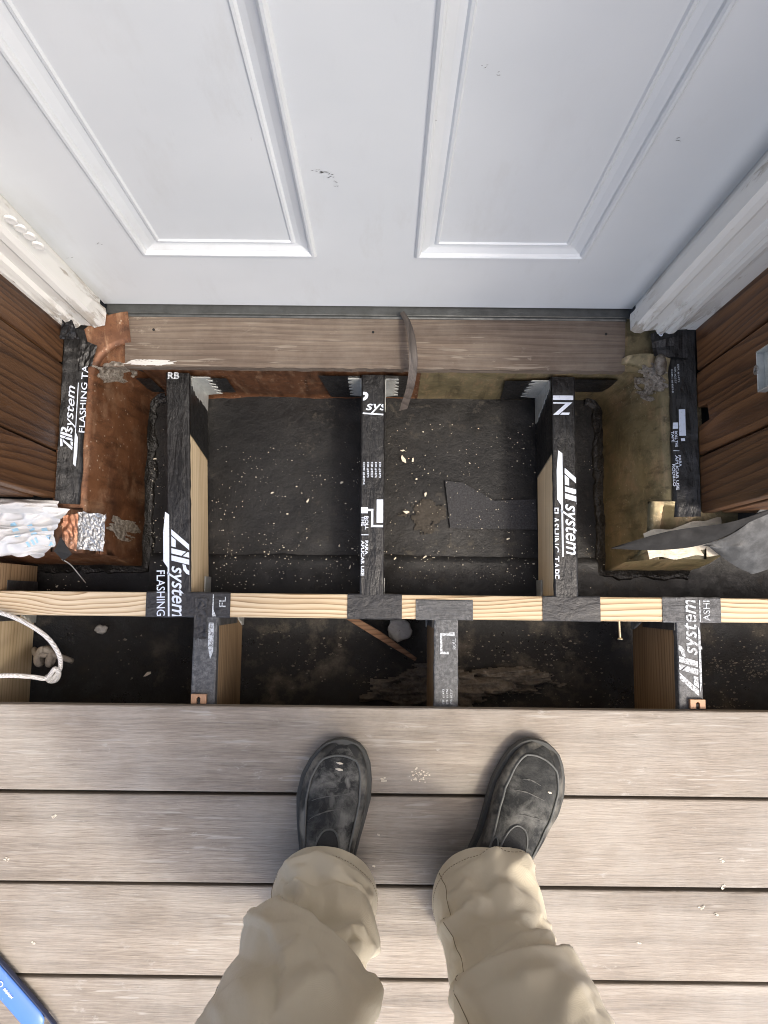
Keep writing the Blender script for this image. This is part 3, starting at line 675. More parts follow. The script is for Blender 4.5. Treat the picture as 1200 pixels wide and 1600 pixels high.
for i, (uf, un, lb, sidecover) in enumerate(specs):
    xf, xn = PZ(uf, 590, Z_J).x, PZ(un, 925, Z_J).x
    hw = .0190
    t = thing('joist', ((xf+xn)/2, .2, -.165), lb, 'joist', 'taped joists behind the beam')
    y0_, y1_ = yr1 + .0008, Y_BK
    def skew(mb):                            # joists are not quite parallel: shear them in plan
        for q in mb.v: q.x += lerp(xn, xf, (q.y - y0_) / (y1_ - y0_))
        return mb
    mb = MB().box(-hw, hw, y0_, y1_, -.165, Z_J - .0012); skew(mb).build('timber', M['pine_side'], t, bevel=.0015)
    tp = skew(tape_strip(-hw, hw, y0_ - .002, y1_ + .001, Z_J, .006 if i != 1 else .003, 60)).build('flashing_tape', M['tape'], t)
    if sidecover:                            # tape pressed down the inner side near the wall
        s = 1 if i == 0 else -1
        ye = PZ(297 if i == 0 else 866, 678 if i == 0 else 707, Z_J).y
        mb = MB()
        def sd(u, v, s=s, ye=ye):
            y = lerp(y1_, lerp(ye, ye - .022, v), u); z = lerp(Z_J - .004, -.163, v)
            return (s * (hw + .0016 + .0012 * abs(nz(y*50, z*50))), y, z)
        skew(mb.grid(sd, 24, 14)).build('side_tape', M['tape'], t, smooth=True)
    # hangers at the wall end, both sides, standing on black tape backing
    for s in (-1, 1):
        if (i == 0 and s < 0) or (i == 2 and s > 0): continue
        hanger(xf + s * hw, s, Y_BK, -.165, -.040, t, depth=.05 if i != 1 else .03, flange=.034 if i != 1 else .026)
    # saddle of the near hanger on the beam
    mb = MB()
    for s in (-1, 1):
        a, b = sorted((xn + s * (hw + .0016), xn + s * (hw + .0034))); mb.box(a, b, yr1 + .001, yr1 + .03, -.165, -.12)
    mb.box(xn - hw - .003, xn + hw + .003, yr1 + .001, yr1 + .03, -.1675, -.1655)
    mb.build('joist_hanger', M['galv'], t)
    upper.append((t, tp, xf, xn))
# black tape squares behind the hangers, stuck to the copper
for u0, u1, v0, v1, lb in ((326, 369, 590, 612, 'small black tape piece on copper right of the left joist'), (497, 566, 586, 620, 'pointed black tape piece on copper left of the middle joist'),
                           (600, 640, 586, 620, 'black tape piece on copper behind the hanging rubber strip'), (790, 836, 594, 624, 'black tape piece on copper left of the right joist'),
                           (212, 258, 590, 612, 'crumpled black tape piece on copper left of the left joist'), (900, 945, 592, 612, 'crumpled black tape end on copper right of the right joist')):
    a, b = PY(u0, v0, Y_BK), PY(u1, v1, Y_BK)
    sk = .014 if u0 == 497 else (.01 if u0 == 790 else 0)
    mb = MB()
    def tq(u, v, a=a, b=b, sk=sk):
        x = lerp(a.x + sk * v, b.x, u); z = lerp(a.z, max(b.z, Z_F + .004), v); return (x, Y_BK - .0008 - .0012 * abs(nz(x*60, z*60)), z)
    mb.grid(tq, 14, 12).build('tape_piece', M['tape'], smooth=True, label=lb, cat='tape', group='black tape pieces on the copper')

def dir2(a, b): return (Vector(b) - Vector(a)).normalized()
# printing on the three upper joists
for i in (0, 2):
    t, tp, xf, xn = upper[i]; ub = 268 if i == 0 else 882
    cap = .040
    v_z = 827 if i == 0 else 731
    o3 = PZ(ub, v_z, Z_J + .0002); dv = dir2((xf, Y_BK, Z_J), (xn, yr1, Z_J)); up = Vector((-dv.y, dv.x, 0)); 
    up = up if up.x > 0 else -up
    xc = lerp(xn, xf, (o3.y - yr1) / (Y_BK - yr1)); off = o3.x - xc
    lettering('lettering', logo(cap), o3, dv, up, M['print'], tp, clip=(-.3, .16 if i == 0 else o3.y - yr1 - .006, -.0185 - off, .0185 - off) if i == 2 else (-.3, o3.y - yr0 - .0005, -.030, .0185 - off), lift=.0012)
    if i == 2:                               # end of the print of the piece that comes round from the side
        q = PZ(862, 625, Z_J + .0004)
        lettering('lettering', [('p', [(.002,.0),(.037,.0),(.037,.008),(.002,.008)]), ('p', [(.002,-.004),(.028,-.004),(.0355,-.004),(.0115,-.026),(.002,-.026),(.0235,-.0065),(.002,-.0065)]), ('p', [(.014,-.026),(.029,-.026),(.031,-.022),(.0175,-.022)])], q, (1, 0, 0), (0, 1, 0), M['print'], tp, lift=.0008)
    else:
        q = PZ(259, 583, Z_J + .0004)
        lettering('lettering', [('t', 'RB', .004, -.010, .012, .020, 0, .03)], q, (1, 0, 0), (0, 1, 0), M['print_old'], tp, lift=.0008)
t, tp, xf, xn = upper[1]
dv = dir2((xf, Y_BK, Z_J), (xn, yr1, Z_J)); up = Vector((-dv.y, dv.x, 0)); up = up if up.x > 0 else -up
q = PZ(565, 742, Z_J + .0002)
lt = []
for k, s in enumerate(('ESR #1473', 'ESR #1474', 'ESR #2227', 'ESR #3373', 'CCMC #14019-R')):
    lt.append(('t', s, -.022, .0295 - k * .0068, .0036, .0265 if k < 4 else .039, 0, .01))
qx = q.x - lerp(xn, xf, (q.y - yr1) / (Y_BK - yr1))
px = 1 / 945.0
lt += roller((782 - 742) * px, .012, .047)
lt += [('t', 'ROLL', (809 - 742) * px, .0068, .0056, .0225, 0, .02), ('t', 'THE', (809 - 742) * px, .0004, .0056, .0165, 0, .02),
       ('p', [((838.2 - 742) * px, .0004), ((839.4 - 742) * px, .0004), ((839.4 - 742) * px, .0125), ((838.2 - 742) * px, .0125)]),
       ('t', 'PARA', (848 - 742) * px, .0068, .0056, .0235, 0, .02), ('t', 'APLICAR USE', (848 - 742) * px, .0004, .0056, .059, 0, .02)]
lettering('lettering', lt, q, dv, up, M['print'], tp, clip=(-.1, .4, -.0188 - qx, .0186 - qx), lift=.0012)
q = PZ(566, 642, Z_J + .0002)
lettering('lettering', [('t', 'P', -.012, .008, .026, .022, .25, .03), ('t', 'sys', .006, .0015, .017, .036, .25, .012), ('p', [(0,-.0055),(.05,-.0085),(.05,-.006),(0,-.003)])], q, (1, 0, 0), (0, 1, 0), M['print'], tp, clip=(.001, .0362, -.02, .05), lift=.0012)
# joist at the far left behind the beam, only its side shows
xl = PZ(56, 905, -.16).x
t = thing('joist', (xl, .03, -.165), 'dark timber stub with a punched metal hanger below the white plastic wrap', 'joist', 'taped joists behind the beam')
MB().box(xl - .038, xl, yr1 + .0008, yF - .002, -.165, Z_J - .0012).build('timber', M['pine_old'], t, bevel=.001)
mb = MB().box(xl + .0008, xl + .0022, yr1 + .001, yr1 + .018, -.165, -.05)
mb.build('joist_hanger', M['lead'], t)

# lower joists running under the deck
lows = []
LL = [(-.707, 'side of the pine joist below the white rope loop'), (PZ(320, 1000, Z_J).x, 'joist with dusty grey tape and a torn black corner, below the left tape patch'),
      (PZ(697, 1000, Z_J).x, 'joist with scuffed grey tape showing a worn roller sign'), (PZ(1077, 1000, Z_J).x, 'joist with dusty grey tape and big white slanted letters')]
for i, (xc, lb) in enumerate(LL):
    t = thing('joist', (xc, -.1, -.26), lb, 'joist', 'joists running under the deck')
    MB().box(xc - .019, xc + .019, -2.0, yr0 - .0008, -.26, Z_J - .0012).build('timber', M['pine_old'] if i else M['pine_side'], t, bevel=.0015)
    tp = tape_strip(xc - .019, xc + .019, -.5, yr0 - .0006, Z_J - .0003, .016 if i != 2 else .006, 60, .0009).build('flashing_tape', M['tape_old'], t)
    lows.append((t, tp, xc))
    s = 1 if xc < 0 else -1
    hanger(xc + s * .019, s, yr0 + 0.0, -.26, -.20, t, depth=.02, flange=.012)
    MB().box(min(xc + s*.0206, xc + s*.0222), max(xc + s*.0206, xc + s*.0222), yr0 - .014, yr0 - .0005, -.19, -.03).build('joist_hanger', M['lead'], t)
t, tp, xc = lows[3]
q = PZ(1091, 1087, Z_J)
lo = Vector((xc + .0125, PZ(1091, 1088, Z_J).y, Z_J - .0001)); L0 = yr0 - lo.y
lettering('lettering', logo(.043, 0, 0, True, False)[:-1], lo, (0, 1, 0), (-1, 0, 0), M['print_old'], tp, clip=(0, L0 - .0015, -.03, .031), lift=.0012, warp=.0008)
MB().add([(xc + .0145, q.y + .005, Z_J + .0013), (xc + .0182, q.y + .02, Z_J + .0013), (xc + .0182, yr0 - .016, Z_J + .0013), (xc + .0145, yr0 - .006, Z_J + .0013)], [(0,1,2,3)]).build('lettering', M['print_old'], tp)
lettering('lettering', logo(.043, 0, 0, True, False)[:-1] + [('p', [(L0, -.007), (L0 + .04, -.007), (L0 + .04, -.0052), (L0, -.0052)]), ('t', 'ASHI', L0 + .002, -.0225, .0115, .034, 0, .01)],
          lo + Vector((0, 0, .0011)), (0, 1, 0), (-1, 0, 0), M['print_old'], rt5, clip=(L0 + .001, L0 + .0365, -.04, .03), lift=.0012)
t, tp, xc = lows[1]
q = PZ(330, 1030, Z_J)
lettering('lettering', [('p', [(0,.0),(.022,.004),(.06,.004),(.06,-.0045),(.012,-.0045)]), ('p', [(.032,.008),(.060,.008),(.060,.014),(.040,.014)])], (xc + .010, q.y, Z_J - .0001), (0, 1, 0), (-1, 0, 0), M['print_old'], tp, lift=.0012, warp=.0008)
lettering('lettering', [('p', [(.0,-.006),(.012,-.001),(.037,-.001),(.037,.0008),(.006,.0012),(.0,.0008)]), ('t', 'FL', .016, -.021, .0115, .017, 0, .01)], (xc + .012, yr0 + .0008, Z_J + .0008), (0, 1, 0), (-1, 0, 0), M['print_old'], rt1, clip=(0, .0375, -.04, .04), lift=.0012)
# torn double layer of tape by the left patch
mb = MB()
def torn(u, v):
    x = lerp(xc - .020, xc + .002 + .006 * nz(v*5, 3), u); y = lerp(yr0 + .032, yr0 - .036 + .006 * nz(u*6, 1), v)
    return (x, y, Z_J + .0022 + .0022 * abs(nz(x*110, y*110)) - (.004 if u == 0 else 0))
mb.grid(torn, 14, 26).build('torn_tape', M['tape_cross'], t)
t, tp, xc = lows[2]
q = PZ(684, 988, Z_J)
it = roller(0, -.0, .04)
lettering('lettering', [('p', [(.0, .0125), (.0, -.002), (.004, -.002), (.004, .0085), (.030, .0085), (.030, -.003), (.034, -.003), (.034, .0125)][::1]),
                        ('p', [(.030, -.012), (.036, -.012), (.036, -.003), (.030, -.003)]), ('t', 'ROLL', .008, -.0135, .0052, .018, 0, .015)], (q.x + .016, PZ(684, 1022, Z_J).y, Z_J - .0001), (0, 1, 0), (-1, 0, 0), M['print_old'], tp, lift=.0012, warp=.0006)
lettering('lettering', [('t', 'ESR #1473', 0, .0, .0034, .024, 0, .01), ('t', 'ESR #1474', 0, -.0065, .0034, .024, 0, .01), ('t', 'ESR #2227', 0, -.013, .0034, .024, 0, .01)], (q.x + .011, PZ(684, 1100, Z_J).y, Z_J - .0001), (0, 1, 0), (-1, 0, 0), M['print_old'], tp, lift=.0012)
# rolled lettering patch on the rim patch above left joist (words run on from the joist)
# hidden fastener clips at the deck edge
for (u, i, lb) in ((312, 1, 'tan deck clip at the end of the left taped joist'), (1087, 3, 'tan deck clip at the end of the right taped joist')):
    p = PZ(u, 1092, Z_J); xw = .0125
    c = thing('deck_clip', (p.x, Y_D, Z_J), lb, 'clip', 'tan deck clips at the board edge')
    ys, ye = Y_D + .0012, Y_D + .0165
    MB().prism([(p.x - xw, ys, Z_J + .001), (p.x - .003, ys, Z_J + .001), (p.x - .003, ys + .009, Z_J + .001), (p.x, ys + .0115, Z_J + .001), (p.x + .003, ys + .009, Z_J + .001), (p.x + .003, ys, Z_J + .001), (p.x + xw, ys, Z_J + .001), (p.x + xw, ye, Z_J + .001), (p.x - xw, ye, Z_J + .001)], (0, 0, .008)).build('body', M['clip'], c, bevel=.0006)
    MB().tube([(p.x, ys + .005, Z_J + .001), (p.x, ys + .005, Z_J + .006)], .0028, 10).build('screw', M['black'], c)

# ------------------------------------------------------------------ tapes along the foot of the siding
def wall_tape(side):
    if side < 0:
        xa, za, xb, zb_ = PZ(134, 650, .034).x, .0415, X_L + .002, .050
        y0_, y1_ = PZ(110, 788, .04).y, PZ(110, 512, .05).y
        lb = 'wide black lettered tape strip between the left planks and the copper'
    else:
        xa, za, xb, zb_ = PZ(1046, 650, .034).x, .0415, X_R - .002, .051
        y0_, y1_ = PZ(1065, 808, .04).y, PZ(1065, 505, .05).y
        lb = 'wide black tape strip with roller sign between the right planks and the copper'
    t = thing('flashing_tape', ((xa+xb)/2, (y0_+y1_)/2, .03), lb, 'tape')
    mb = MB()
    def fn(u, v):
        y = lerp(y0_, y1_, v); x = lerp(xa, xb, u); z = lerp(za, zb_, u) + .0016 * nz(x*60, y*40) + .0008 * nz(x*30, y*120)
        if u < .01: x += .0022 * nz(y*22, 2); z -= .006
        if side < 0 and v > .9: x -= .006 * (v - .9) * 10 * (1 - u); 
        return (x, y, z)
    mb.grid(fn, 14, 70).build('strip', M['tape'], t, smooth=True)
    return t, xa, xb, y0_, y1_
wt, xa, xb, y0_, y1_ = wall_tape(-1)
o3 = PZ(113, 704, .0465)
yd = Vector((-1, 0, .18)).normalized()
lettering('lettering', logo(.019, 0, 0, False, False) + [('t', 'system', .027, .001, .014, .080, .3, .01), ('p', [(-.026,-.006),(-.004,-.0085),(.022,-.0085),(.03,-.0045),(.112,-.0045),(.112,-.003),(-.022,-.0025)]), ('t', 'FLASHING TA', .030, -.0175, .0095, .112, 0, .01)],
          o3, (0, 1, 0), yd, M['print'], wt, lift=.0022, warp=.0016)
# loose corner of that tape sticking out over the copper
mb = MB(); a, b, c, d = PZ(122, 580, .045), PZ(122, 528, .052), PZ(152, 540, .050), PZ(143, 572, .046)
mb.grid(lambda u, v: tuple(a.lerp(d, u).lerp(b.lerp(c, u), v) + Vector((0, 0, .003 * nz(u*4, v*4)))), 8, 8).build('loose_corner', M['tape'], wt)
mb = MB(); a, b, c, d = PZ(93, 530, .062), PZ(97, 500, .085), PZ(113, 500, .085), PZ(124, 530, .062)
mb.grid(lambda u, v: tuple(a.lerp(d, u).lerp(b.lerp(c, u), v) + Vector((0, 0, .004 * nz(u*4, v*4, 3)))), 8, 8).build('top_end', M['tape'], wt)
wt, xa, xb, y0_, y1_ = wall_tape(1)
o3 = PZ(1056, 640, .0465); yd = Vector((1, 0, .18)).normalized()
lettering('lettering', [('p', [(0,.004),(.044,.004),(.044,.014),(0,.014)]), ('p', [(.022,-.006),(.032,-.006),(.032,.002),(.022,.002)]), ('p', [(.048,.006),(.053,.006),(.053,.012),(.048,.012)]),
    ('t', 'ROLL THE', .036, -.003, .0042, .026, 0, .02), ('t', 'TAPE', .036, -.0085, .0042, .018, 0, .02), ('t', 'PARA', .076, .0015, .0042, .018, 0, .02), ('t', 'APLICAR USE', .076, -.0035, .0042, .056, 0, .02), ('t', 'RODILLO', .090, -.0085, .0042, .036, 0, .02),
    ('p', [(.068,-.007),(.069,-.007),(.069,.003),(.068,.003)])], o3, (0, -1, 0), yd, M['print'], wt, lift=.0022, warp=.001)
q = PZ(1055, 570, .0465)
lettering('lettering', [('t', 'ESR #1473', 0, .003, .0028, .030, 0, .01), ('t', 'ESR #2227', .004, -.002, .0028, .028, 0, .01), ('t', 'CCMC #14019-R', .008, -.007, .0028, .040, 0, .01)], q, (0, -1, 0), yd, M['print_old'], wt, lift=.0022)
q = PZ(1033, 527, .0500)
lettering('lettering', [('t', 'em', 0, 0, .012, .017, .2, .01)], q, Vector((.5, .86, 0)), Vector((-.86, .5, 0)), M['print'], wt, lift=.0022)
# upper right end of the tape running under the casing
mb = MB(); a, b, c, d = PZ(1022, 556, .046), PZ(1016, 522, .05), PZ(1074, 500, .056), PZ(1074, 560, .052)
mb.grid(lambda u, v: tuple(a.lerp(d, u).lerp(b.lerp(c, u), v) + Vector((0, 0, .003 * nz(u*4, v*4, 7)))), 8, 8).build('top_end', M['tape'], wt)

# ------------------------------------------------------------------ sealant smears in the corners
from mathutils.bvhtree import BVHTree
_cv, _cf = [], []
for o in list(bpy.data.objects):
    if o.name.startswith('copper_'):
        n_ = len(_cv); L_ = wloc(o); _cv += [q.co + L_ for q in o.data.vertices]; _cf += [tuple(k + n_ for k in q.vertices) for q in o.data.polygons]
BV = BVHTree.FromPolygons(_cv, _cf)
def smear(name, cu, cv, du, dv, slant, label, seed=1, thr=.0):
    mb = MB(); NU, NV = 70, 60; ids = {}
    def at(i, j):
        if (i, j) in ids: return ids[(i, j)]
        u = cu + (i / NU * 2 - 1) * du; v = cv + (j / NV * 2 - 1) * dv + slant * (i / NU * 2 - 1)
        h = BV.ray_cast(CO, ray(u, v).normalized())
        if h[0] is None: r = None
        else:
            k = .0009 + .0022 * abs(nz(u*.21 + seed, v*.21)) + .0012 * abs(nz(u*.6, v*.35, seed)); nn = h[1] if h[1].dot(CO - h[0]) > 0 else -h[1]
            mb.v.append(h[0] + nn * k); r = len(mb.v) - 1
        ids[(i, j)] = r; return r
    for i in range(NU):
        for j in range(NV):
            a = (i + .5) / NU * 2 - 1; b = (j + .5) / NV * 2 - 1; u = a * du; v = b * dv
            f = .9 - 1.1 * (a*a + b*b) + .8 * nz(u*.06 + seed, v*.09) + .9 * nz(u*.05 - v*.16, v*.04 + u*.06, seed + 4) + .25 * nz(u*.3, v*.3, seed)
            if f > thr:
                q = [at(i, j), at(i+1, j), at(i+1, j+1), at(i, j+1)]
                if None not in q: mb.f.append(tuple(q))
    return mb.build(name, M['sealant'], smooth=True, label=label, cat='sealant', group='clear sealant smears on the copper corners')
smear('sealant_smear', 176, 582, 38, 18, -4, 'whitish sealant smear in the left copper corner beside the sill', 3, .1)
smear('sealant_smear', 1018, 596, 26, 34, 0, 'greyish sealant smear in the right copper corner beside the sill', 5, .1)
smear('sealant_smear', 192, 826, 28, 20, 4, 'grey sealant smear on copper beside the silver tape', 9, .15)
p = PZ(1032, 570, .05)
MB().grid(lambda u, v: (p.x + .010 * math.sin(math.pi*v) * math.cos(6.283*u) * (1 + .2*nz(u*5, v*5)), p.y + .018 * -math.cos(math.pi*v), p.z + .009 * math.sin(math.pi*v) * math.sin(6.283*u)), 14, 10, True).build('sealant_lump', M['sealant'], smooth=True, label='shiny clear sealant lump hanging by the right black tape', cat='sealant')

# ------------------------------------------------------------------ hanging rubber strip over the sill
pts = [PZ(628, 488, .046), PZ(637, 505, .056), PZ(643, 528, .064), PZ(645.5, 555, .062), PZ(645, 580, .05), PZ(641, 605, .03), PZ(635, 625, .0), PZ(630, 640, -.025)]
path = smooth_path(pts, 6); mb = MB()
def strip(u, v):
    k = v * (len(path) - 1); i = min(len(path) - 2, int(k)); p = path[i].lerp(path[i+1], k - i); wv = .0034 + .0036 * min(1, v * 2.2)
    s = (u - .5) * 2; return (p.x + wv * s, p.y + .002 * s, p.z + .0018 * (1 - s*s) + (.0018 if abs(s) > .8 else 0))
mb.grid(strip, 8, 50); n = len(mb.v)
mb.grid(lambda u, v: (strip(u, v)[0], strip(u, v)[1], strip(u, v)[2] - .0025), 8, 50)
mb.build('rubber_strip', M['rubber_strip'], smooth=True, label='curved brown rubber weather strip hanging down over the sill', cat='weather strip')

# ------------------------------------------------------------------ outlet box on the right wall
pb = PX(1182, 582, X_R - .012); zb0 = pb.z; y_lo, y_hi = PX(1182, 614, X_R - .012).y, PX(1182, 549, X_R - .012).y
bx = thing('outlet_box', (X_R, pb.y, zb0), 'galvanised metal outlet box fixed to the right plank wall', 'outlet box')
mb = MB(); t = .0018; xo = X_R - .012
mb.box(xo, X_R - .0005, y_lo, y_lo + t, zb0, zb0 + .10).box(xo, X_R - .0005, y_hi - t, y_hi, zb0, zb0 + .10).box(xo, X_R - .0005, y_lo + t, y_hi - t, zb0, zb0 + t).box(xo, X_R - .0005, y_lo + t, y_hi - t, zb0 + .1 - t, zb0 + .1).box(X_R - .0022, X_R - .0006, y_lo + t, y_hi - t, zb0 + t, zb0 + .1 - t)
mb.build('shell', M['galv'], bx, bevel=.0006)
mb = MB(); ym = (y_lo + y_hi) / 2 + .003; n = 16
ring = lambda r, x: [(x, ym + r * math.cos(6.283*q/n), zb0 - .001 + r * .9 * math.sin(6.283*q/n)) for q in range(n)]
mb.add(ring(.0065, xo - .001) + ring(.003, xo - .001) + ring(.0065, xo + .0012) + ring(.003, xo + .0012), [(q, (q+1) % n, n + (q+1) % n, n + q) for q in range(n)] + [(2*n+q, 2*n+(q+1) % n, 3*n+(q+1) % n, 3*n+q) for q in range(n)] + [(q, (q+1) % n, 2*n+(q+1) % n, 2*n+q) for q in range(n)] + [(n+q, n+(q+1) % n, 3*n+(q+1) % n, 3*n+q) for q in range(n)])
mb.build('ear', M['alu_tape'], bx)

# ------------------------------------------------------------------ white house wrap, silver tape, metal shard on the left ledge
def sheet(name, quad, nu, nv, fn, mat, parent=None, **kw):
    a, b, c, d = [Vector(q) for q in quad]
    mb = MB().grid(lambda u, v: tuple(a.lerp(b, u).lerp(d.lerp(c, u), v) + Vector(fn(u, v))), nu, nv)
    return mb.build(name, mat, parent, smooth=kw.pop('smooth', True), **kw)
hw_ = thing('house_wrap', PZ(40, 830, .045), 'crumpled white plastic house wrap with faint blue print on the left ledge', 'house wrap')
def crumple(u, v):
    r = abs(nz(u*3.0, v*1.3 + u, 1)) * .040 + abs(nz(u*5 - v*2, v*2.6, 4)) * .014 + .005 * (1 - min(1, abs(nz(u*6 + v*4, v*5 - u*2, 7)) * 3)) ** 2 + .0012 * nz(u*14, v*14)
    return (.006 * nz(u*5, v*5, 9), .006 * nz(u*5, v*5, 12) - .012 * (v > .99) * abs(nz(u*9, 2)), r)
sheet('wrap', (PZ(-160, 792, .055), PZ(112, 796, .055), PZ(74, 872, .046), PZ(-160, 850, .045)), 90, 56, crumple, M['wrap'], hw_, smooth=True)
sheet('fold', (PZ(-120, 775, .085), PZ(90, 782, .075), PZ(88, 803, .068), PZ(-120, 800, .075)), 40, 14, lambda u, v: (0, 0, .020 * math.sin(math.pi * v) * (1 - max(0, u - .6) ** 2 * 5) - .03 * max(0, u - .8) + .006 * nz(u*9, v*5, 2)), M['wrap_grey'], hw_)
for u, v, a, s in ((14, 826, -1.0, 15), (41, 826, -.9, 12), (42, 846, .5, 10), (70, 838, -.95, 20)):
    q = PZ(u, v, .082); dx = Vector((math.cos(a), math.sin(a), 0)); dy = Vector((-math.sin(a), math.cos(a), 0)); L = s * .001
    mb = MB()
    for k in range(3):
        c = q + dx * L * (k - 1) * .7
        mb.add([c - dx*L*.26 - dy*.004, c + dx*L*.10 - dy*.004, c + dx*L*.26 + dy*.004, c - dx*L*.1 + dy*.004], [(0,1,2,3)])
    o = mb.build('print', M['blue_print'], hw_)
    m = o.modifiers.new('wrap', 'SHRINKWRAP'); m.target = [c for c in hw_.children if c.name.startswith('wrap')][0]; m.wrap_method = 'PROJECT'; m.use_project_z = True; m.use_negative_direction = True; m.use_positive_direction = True; m.offset = .001
cr = lambda u, v: (.002 * nz(u*6, v*6), .002 * nz(u*6, v*6, 4), .004 + .003 * abs(nz(u*5, v*5)) + .0016 * nz(u*14, v*14))
sheet('silver_tape', (PZ(122, 800, .036), PZ(167, 804, .036), PZ(163, 862, .030), PZ(120, 858, .032)), 24, 30, cr, M['alu_tape'], label='square of crinkled silver tape on the left copper ledge', cat='tape', smooth=False)
sheet('copper_scrap', (PZ(98, 806, .040), PZ(124, 803, .040), PZ(122, 862, .034), PZ(100, 852, .036)), 16, 20, lambda u, v: (0, 0, .005 + .004 * nz(u*4, v*5)), M['copper_bright'], label='shiny copper fold between the white wrap and silver tape', cat='flashing', smooth=False)
sh = thing('metal_shard', PZ(97, 856, .06), 'dark pointed metal shard with a thin wire below the white wrap', 'metal scrap')
a, b, c, d = PZ(95, 839, .072), PZ(112, 866, .058), PZ(99, 876, .05), PZ(84, 861, .066)
mb = MB(); mb.prism([a, b, c, d], (0, 0, -.0012)); mb.build('plate', M['dark_metal'], sh)
MB().tube(smooth_path([PZ(97, 874, .05), PZ(110, 882, .02), PZ(122, 896, -.03), PZ(134, 911, -.08)], 4), .0009, 6).build('wire', M['galv'], sh)
# ------------------------------------------------------------------ bent sheet metal on the right ledge
bm_ = thing('bent_flashing', PZ(1150, 850, .05), 'long dark pointed blade of bent sheet metal with a crumpled grey end', 'flashing')
top = smooth_path([PZ(955, 856, .062), PZ(990, 845, .072), PZ(1040, 831, .085), (PZ(1090, 823, .095)), PZ(1140, 816, .105), PZ(1200, 797, .115), PZ(1290, 760, .13)], 8)
bot = smooth_path([PZ(955, 857, .062), PZ(990, 859, .064), PZ(1040, 859, .070), PZ(1090, 853, .078), PZ(1135, 838, .088), PZ(1175, 816, .10), PZ(1290, 770, .125)], 8)
mb = MB(); n = len(top) - 1
mb.grid(lambda u, v: tuple(top[int(round(u*n))].lerp(bot[int(round(u*n))], v) + Vector((0, 0, .004 * math.sin(math.pi*v)))), n, 6)
mb.grid(lambda u, v: tuple(top[int(round(u*n))].lerp(bot[int(round(u*n))], v) + Vector((0, 0, .004 * math.sin(math.pi*v) - .0015))), n, 6)
mb.build('blade', M['dark_metal'], bm_, smooth=True)  # shadowed underside of the sheet, its shade put into the dark colour
e1 = smooth_path([PZ(1098, 852, .079), PZ(1135, 839, .09), PZ(1168, 818, .103), PZ(1200, 786, .118), PZ(1270, 742, .14)], 8)
e2 = smooth_path([PZ(1112, 857, .074), PZ(1140, 878, .06), PZ(1168, 893, .05), PZ(1190, 893, .05), PZ(1290, 852, .06)], 8); n = len(e1) - 1
def gs(u, v, dz=0):
    k = int(round(u*n)); p = e1[k].lerp(e2[k], v); return (p.x, p.y, p.z + .007 * math.sin(math.pi * v) + .0025 * nz(u*4, v*3, 2) + .0006 * nz(u*14, v*12) + (.006 * math.exp(-((u-.35)**2 + (v-.45)**2) * 90)) + dz)
mb = MB().grid(gs, n, 22); mb.grid(lambda u, v: gs(u, v, -.002), n, 22)
mb.build('crumpled_end', M['lead'], bm_, smooth=True)
sheet('pale_flashing', (PZ(1004, 834, .039), PZ(1125, 808, .039), PZ(1128, 868, .036), PZ(1014, 874, .036)), 30, 20, lambda u, v: (0, .006 * nz(u*4, 1), .003 + .003 * abs(nz(u*6, v*4))), M['cream'], label='pale torn flashing strip lying under the dark metal blade', cat='flashing', smooth=False)

# ------------------------------------------------------------------ rope
rp = thing('rope', PZ(60, 1000, -.03), 'white braided rope looped over the beam at the left edge', 'rope')
pts = [PZ(-120, 938, -.006), PZ(-40, 947, -.010), PZ(0, 957, -.012), PZ(30, 968, -.014), PZ(60, 985, -.022), PZ(80, 1003, -.03), PZ(93, 1025, -.036), PZ(94, 1043, -.04), PZ(87, 1055, -.044), PZ(79, 1061, -.050), PZ(72, 1057, -.054)]
MB().tube(smooth_path(pts, 6), .0040, 10).build('strand', M['rope'], rp, smooth=True)
pts = [PZ(-120, 1052, -.012), PZ(-30, 1056, -.014), PZ(20, 1055.5, -.018), PZ(50, 1057.5, -.03), PZ(72, 1060, -.040), PZ(80, 1052, -.034), PZ(86, 1045, -.03), PZ(92, 1052, -.040), PZ(88, 1062, -.052), PZ(78, 1064, -.056), PZ(72, 1058, -.052)]
MB().tube(smooth_path(pts, 6), .0040, 10).build('strand', M['rope'], rp, smooth=True)
kn = thing('rope_knot', PZ(70, 1028, -.22), 'dirty rope knot hanging in the dark beside the white rope loop', 'rope')
c = PZ(70, 1026, -.20)
k1 = [(c.x + .013 * math.sin(t) + .004 * math.sin(3*t), c.y + .014 * math.cos(2*t), c.z + .008 * math.cos(3*t)) for t in [6.283 * q / 40 for q in range(41)]]
MB().tube(k1, .0065, 9).build('knot', M['rope_shaded'], kn, smooth=True)
MB().tube(smooth_path([(c.x - .03, c.y + .012, c.z - .02), (c.x - .015, c.y + .004, c.z), (c.x + .02, c.y + .002, c.z), (c.x + .04, c.y - .01, c.z - .03)], 5), .0055, 9).build('tail', M['rope_shaded'], kn, smooth=True)

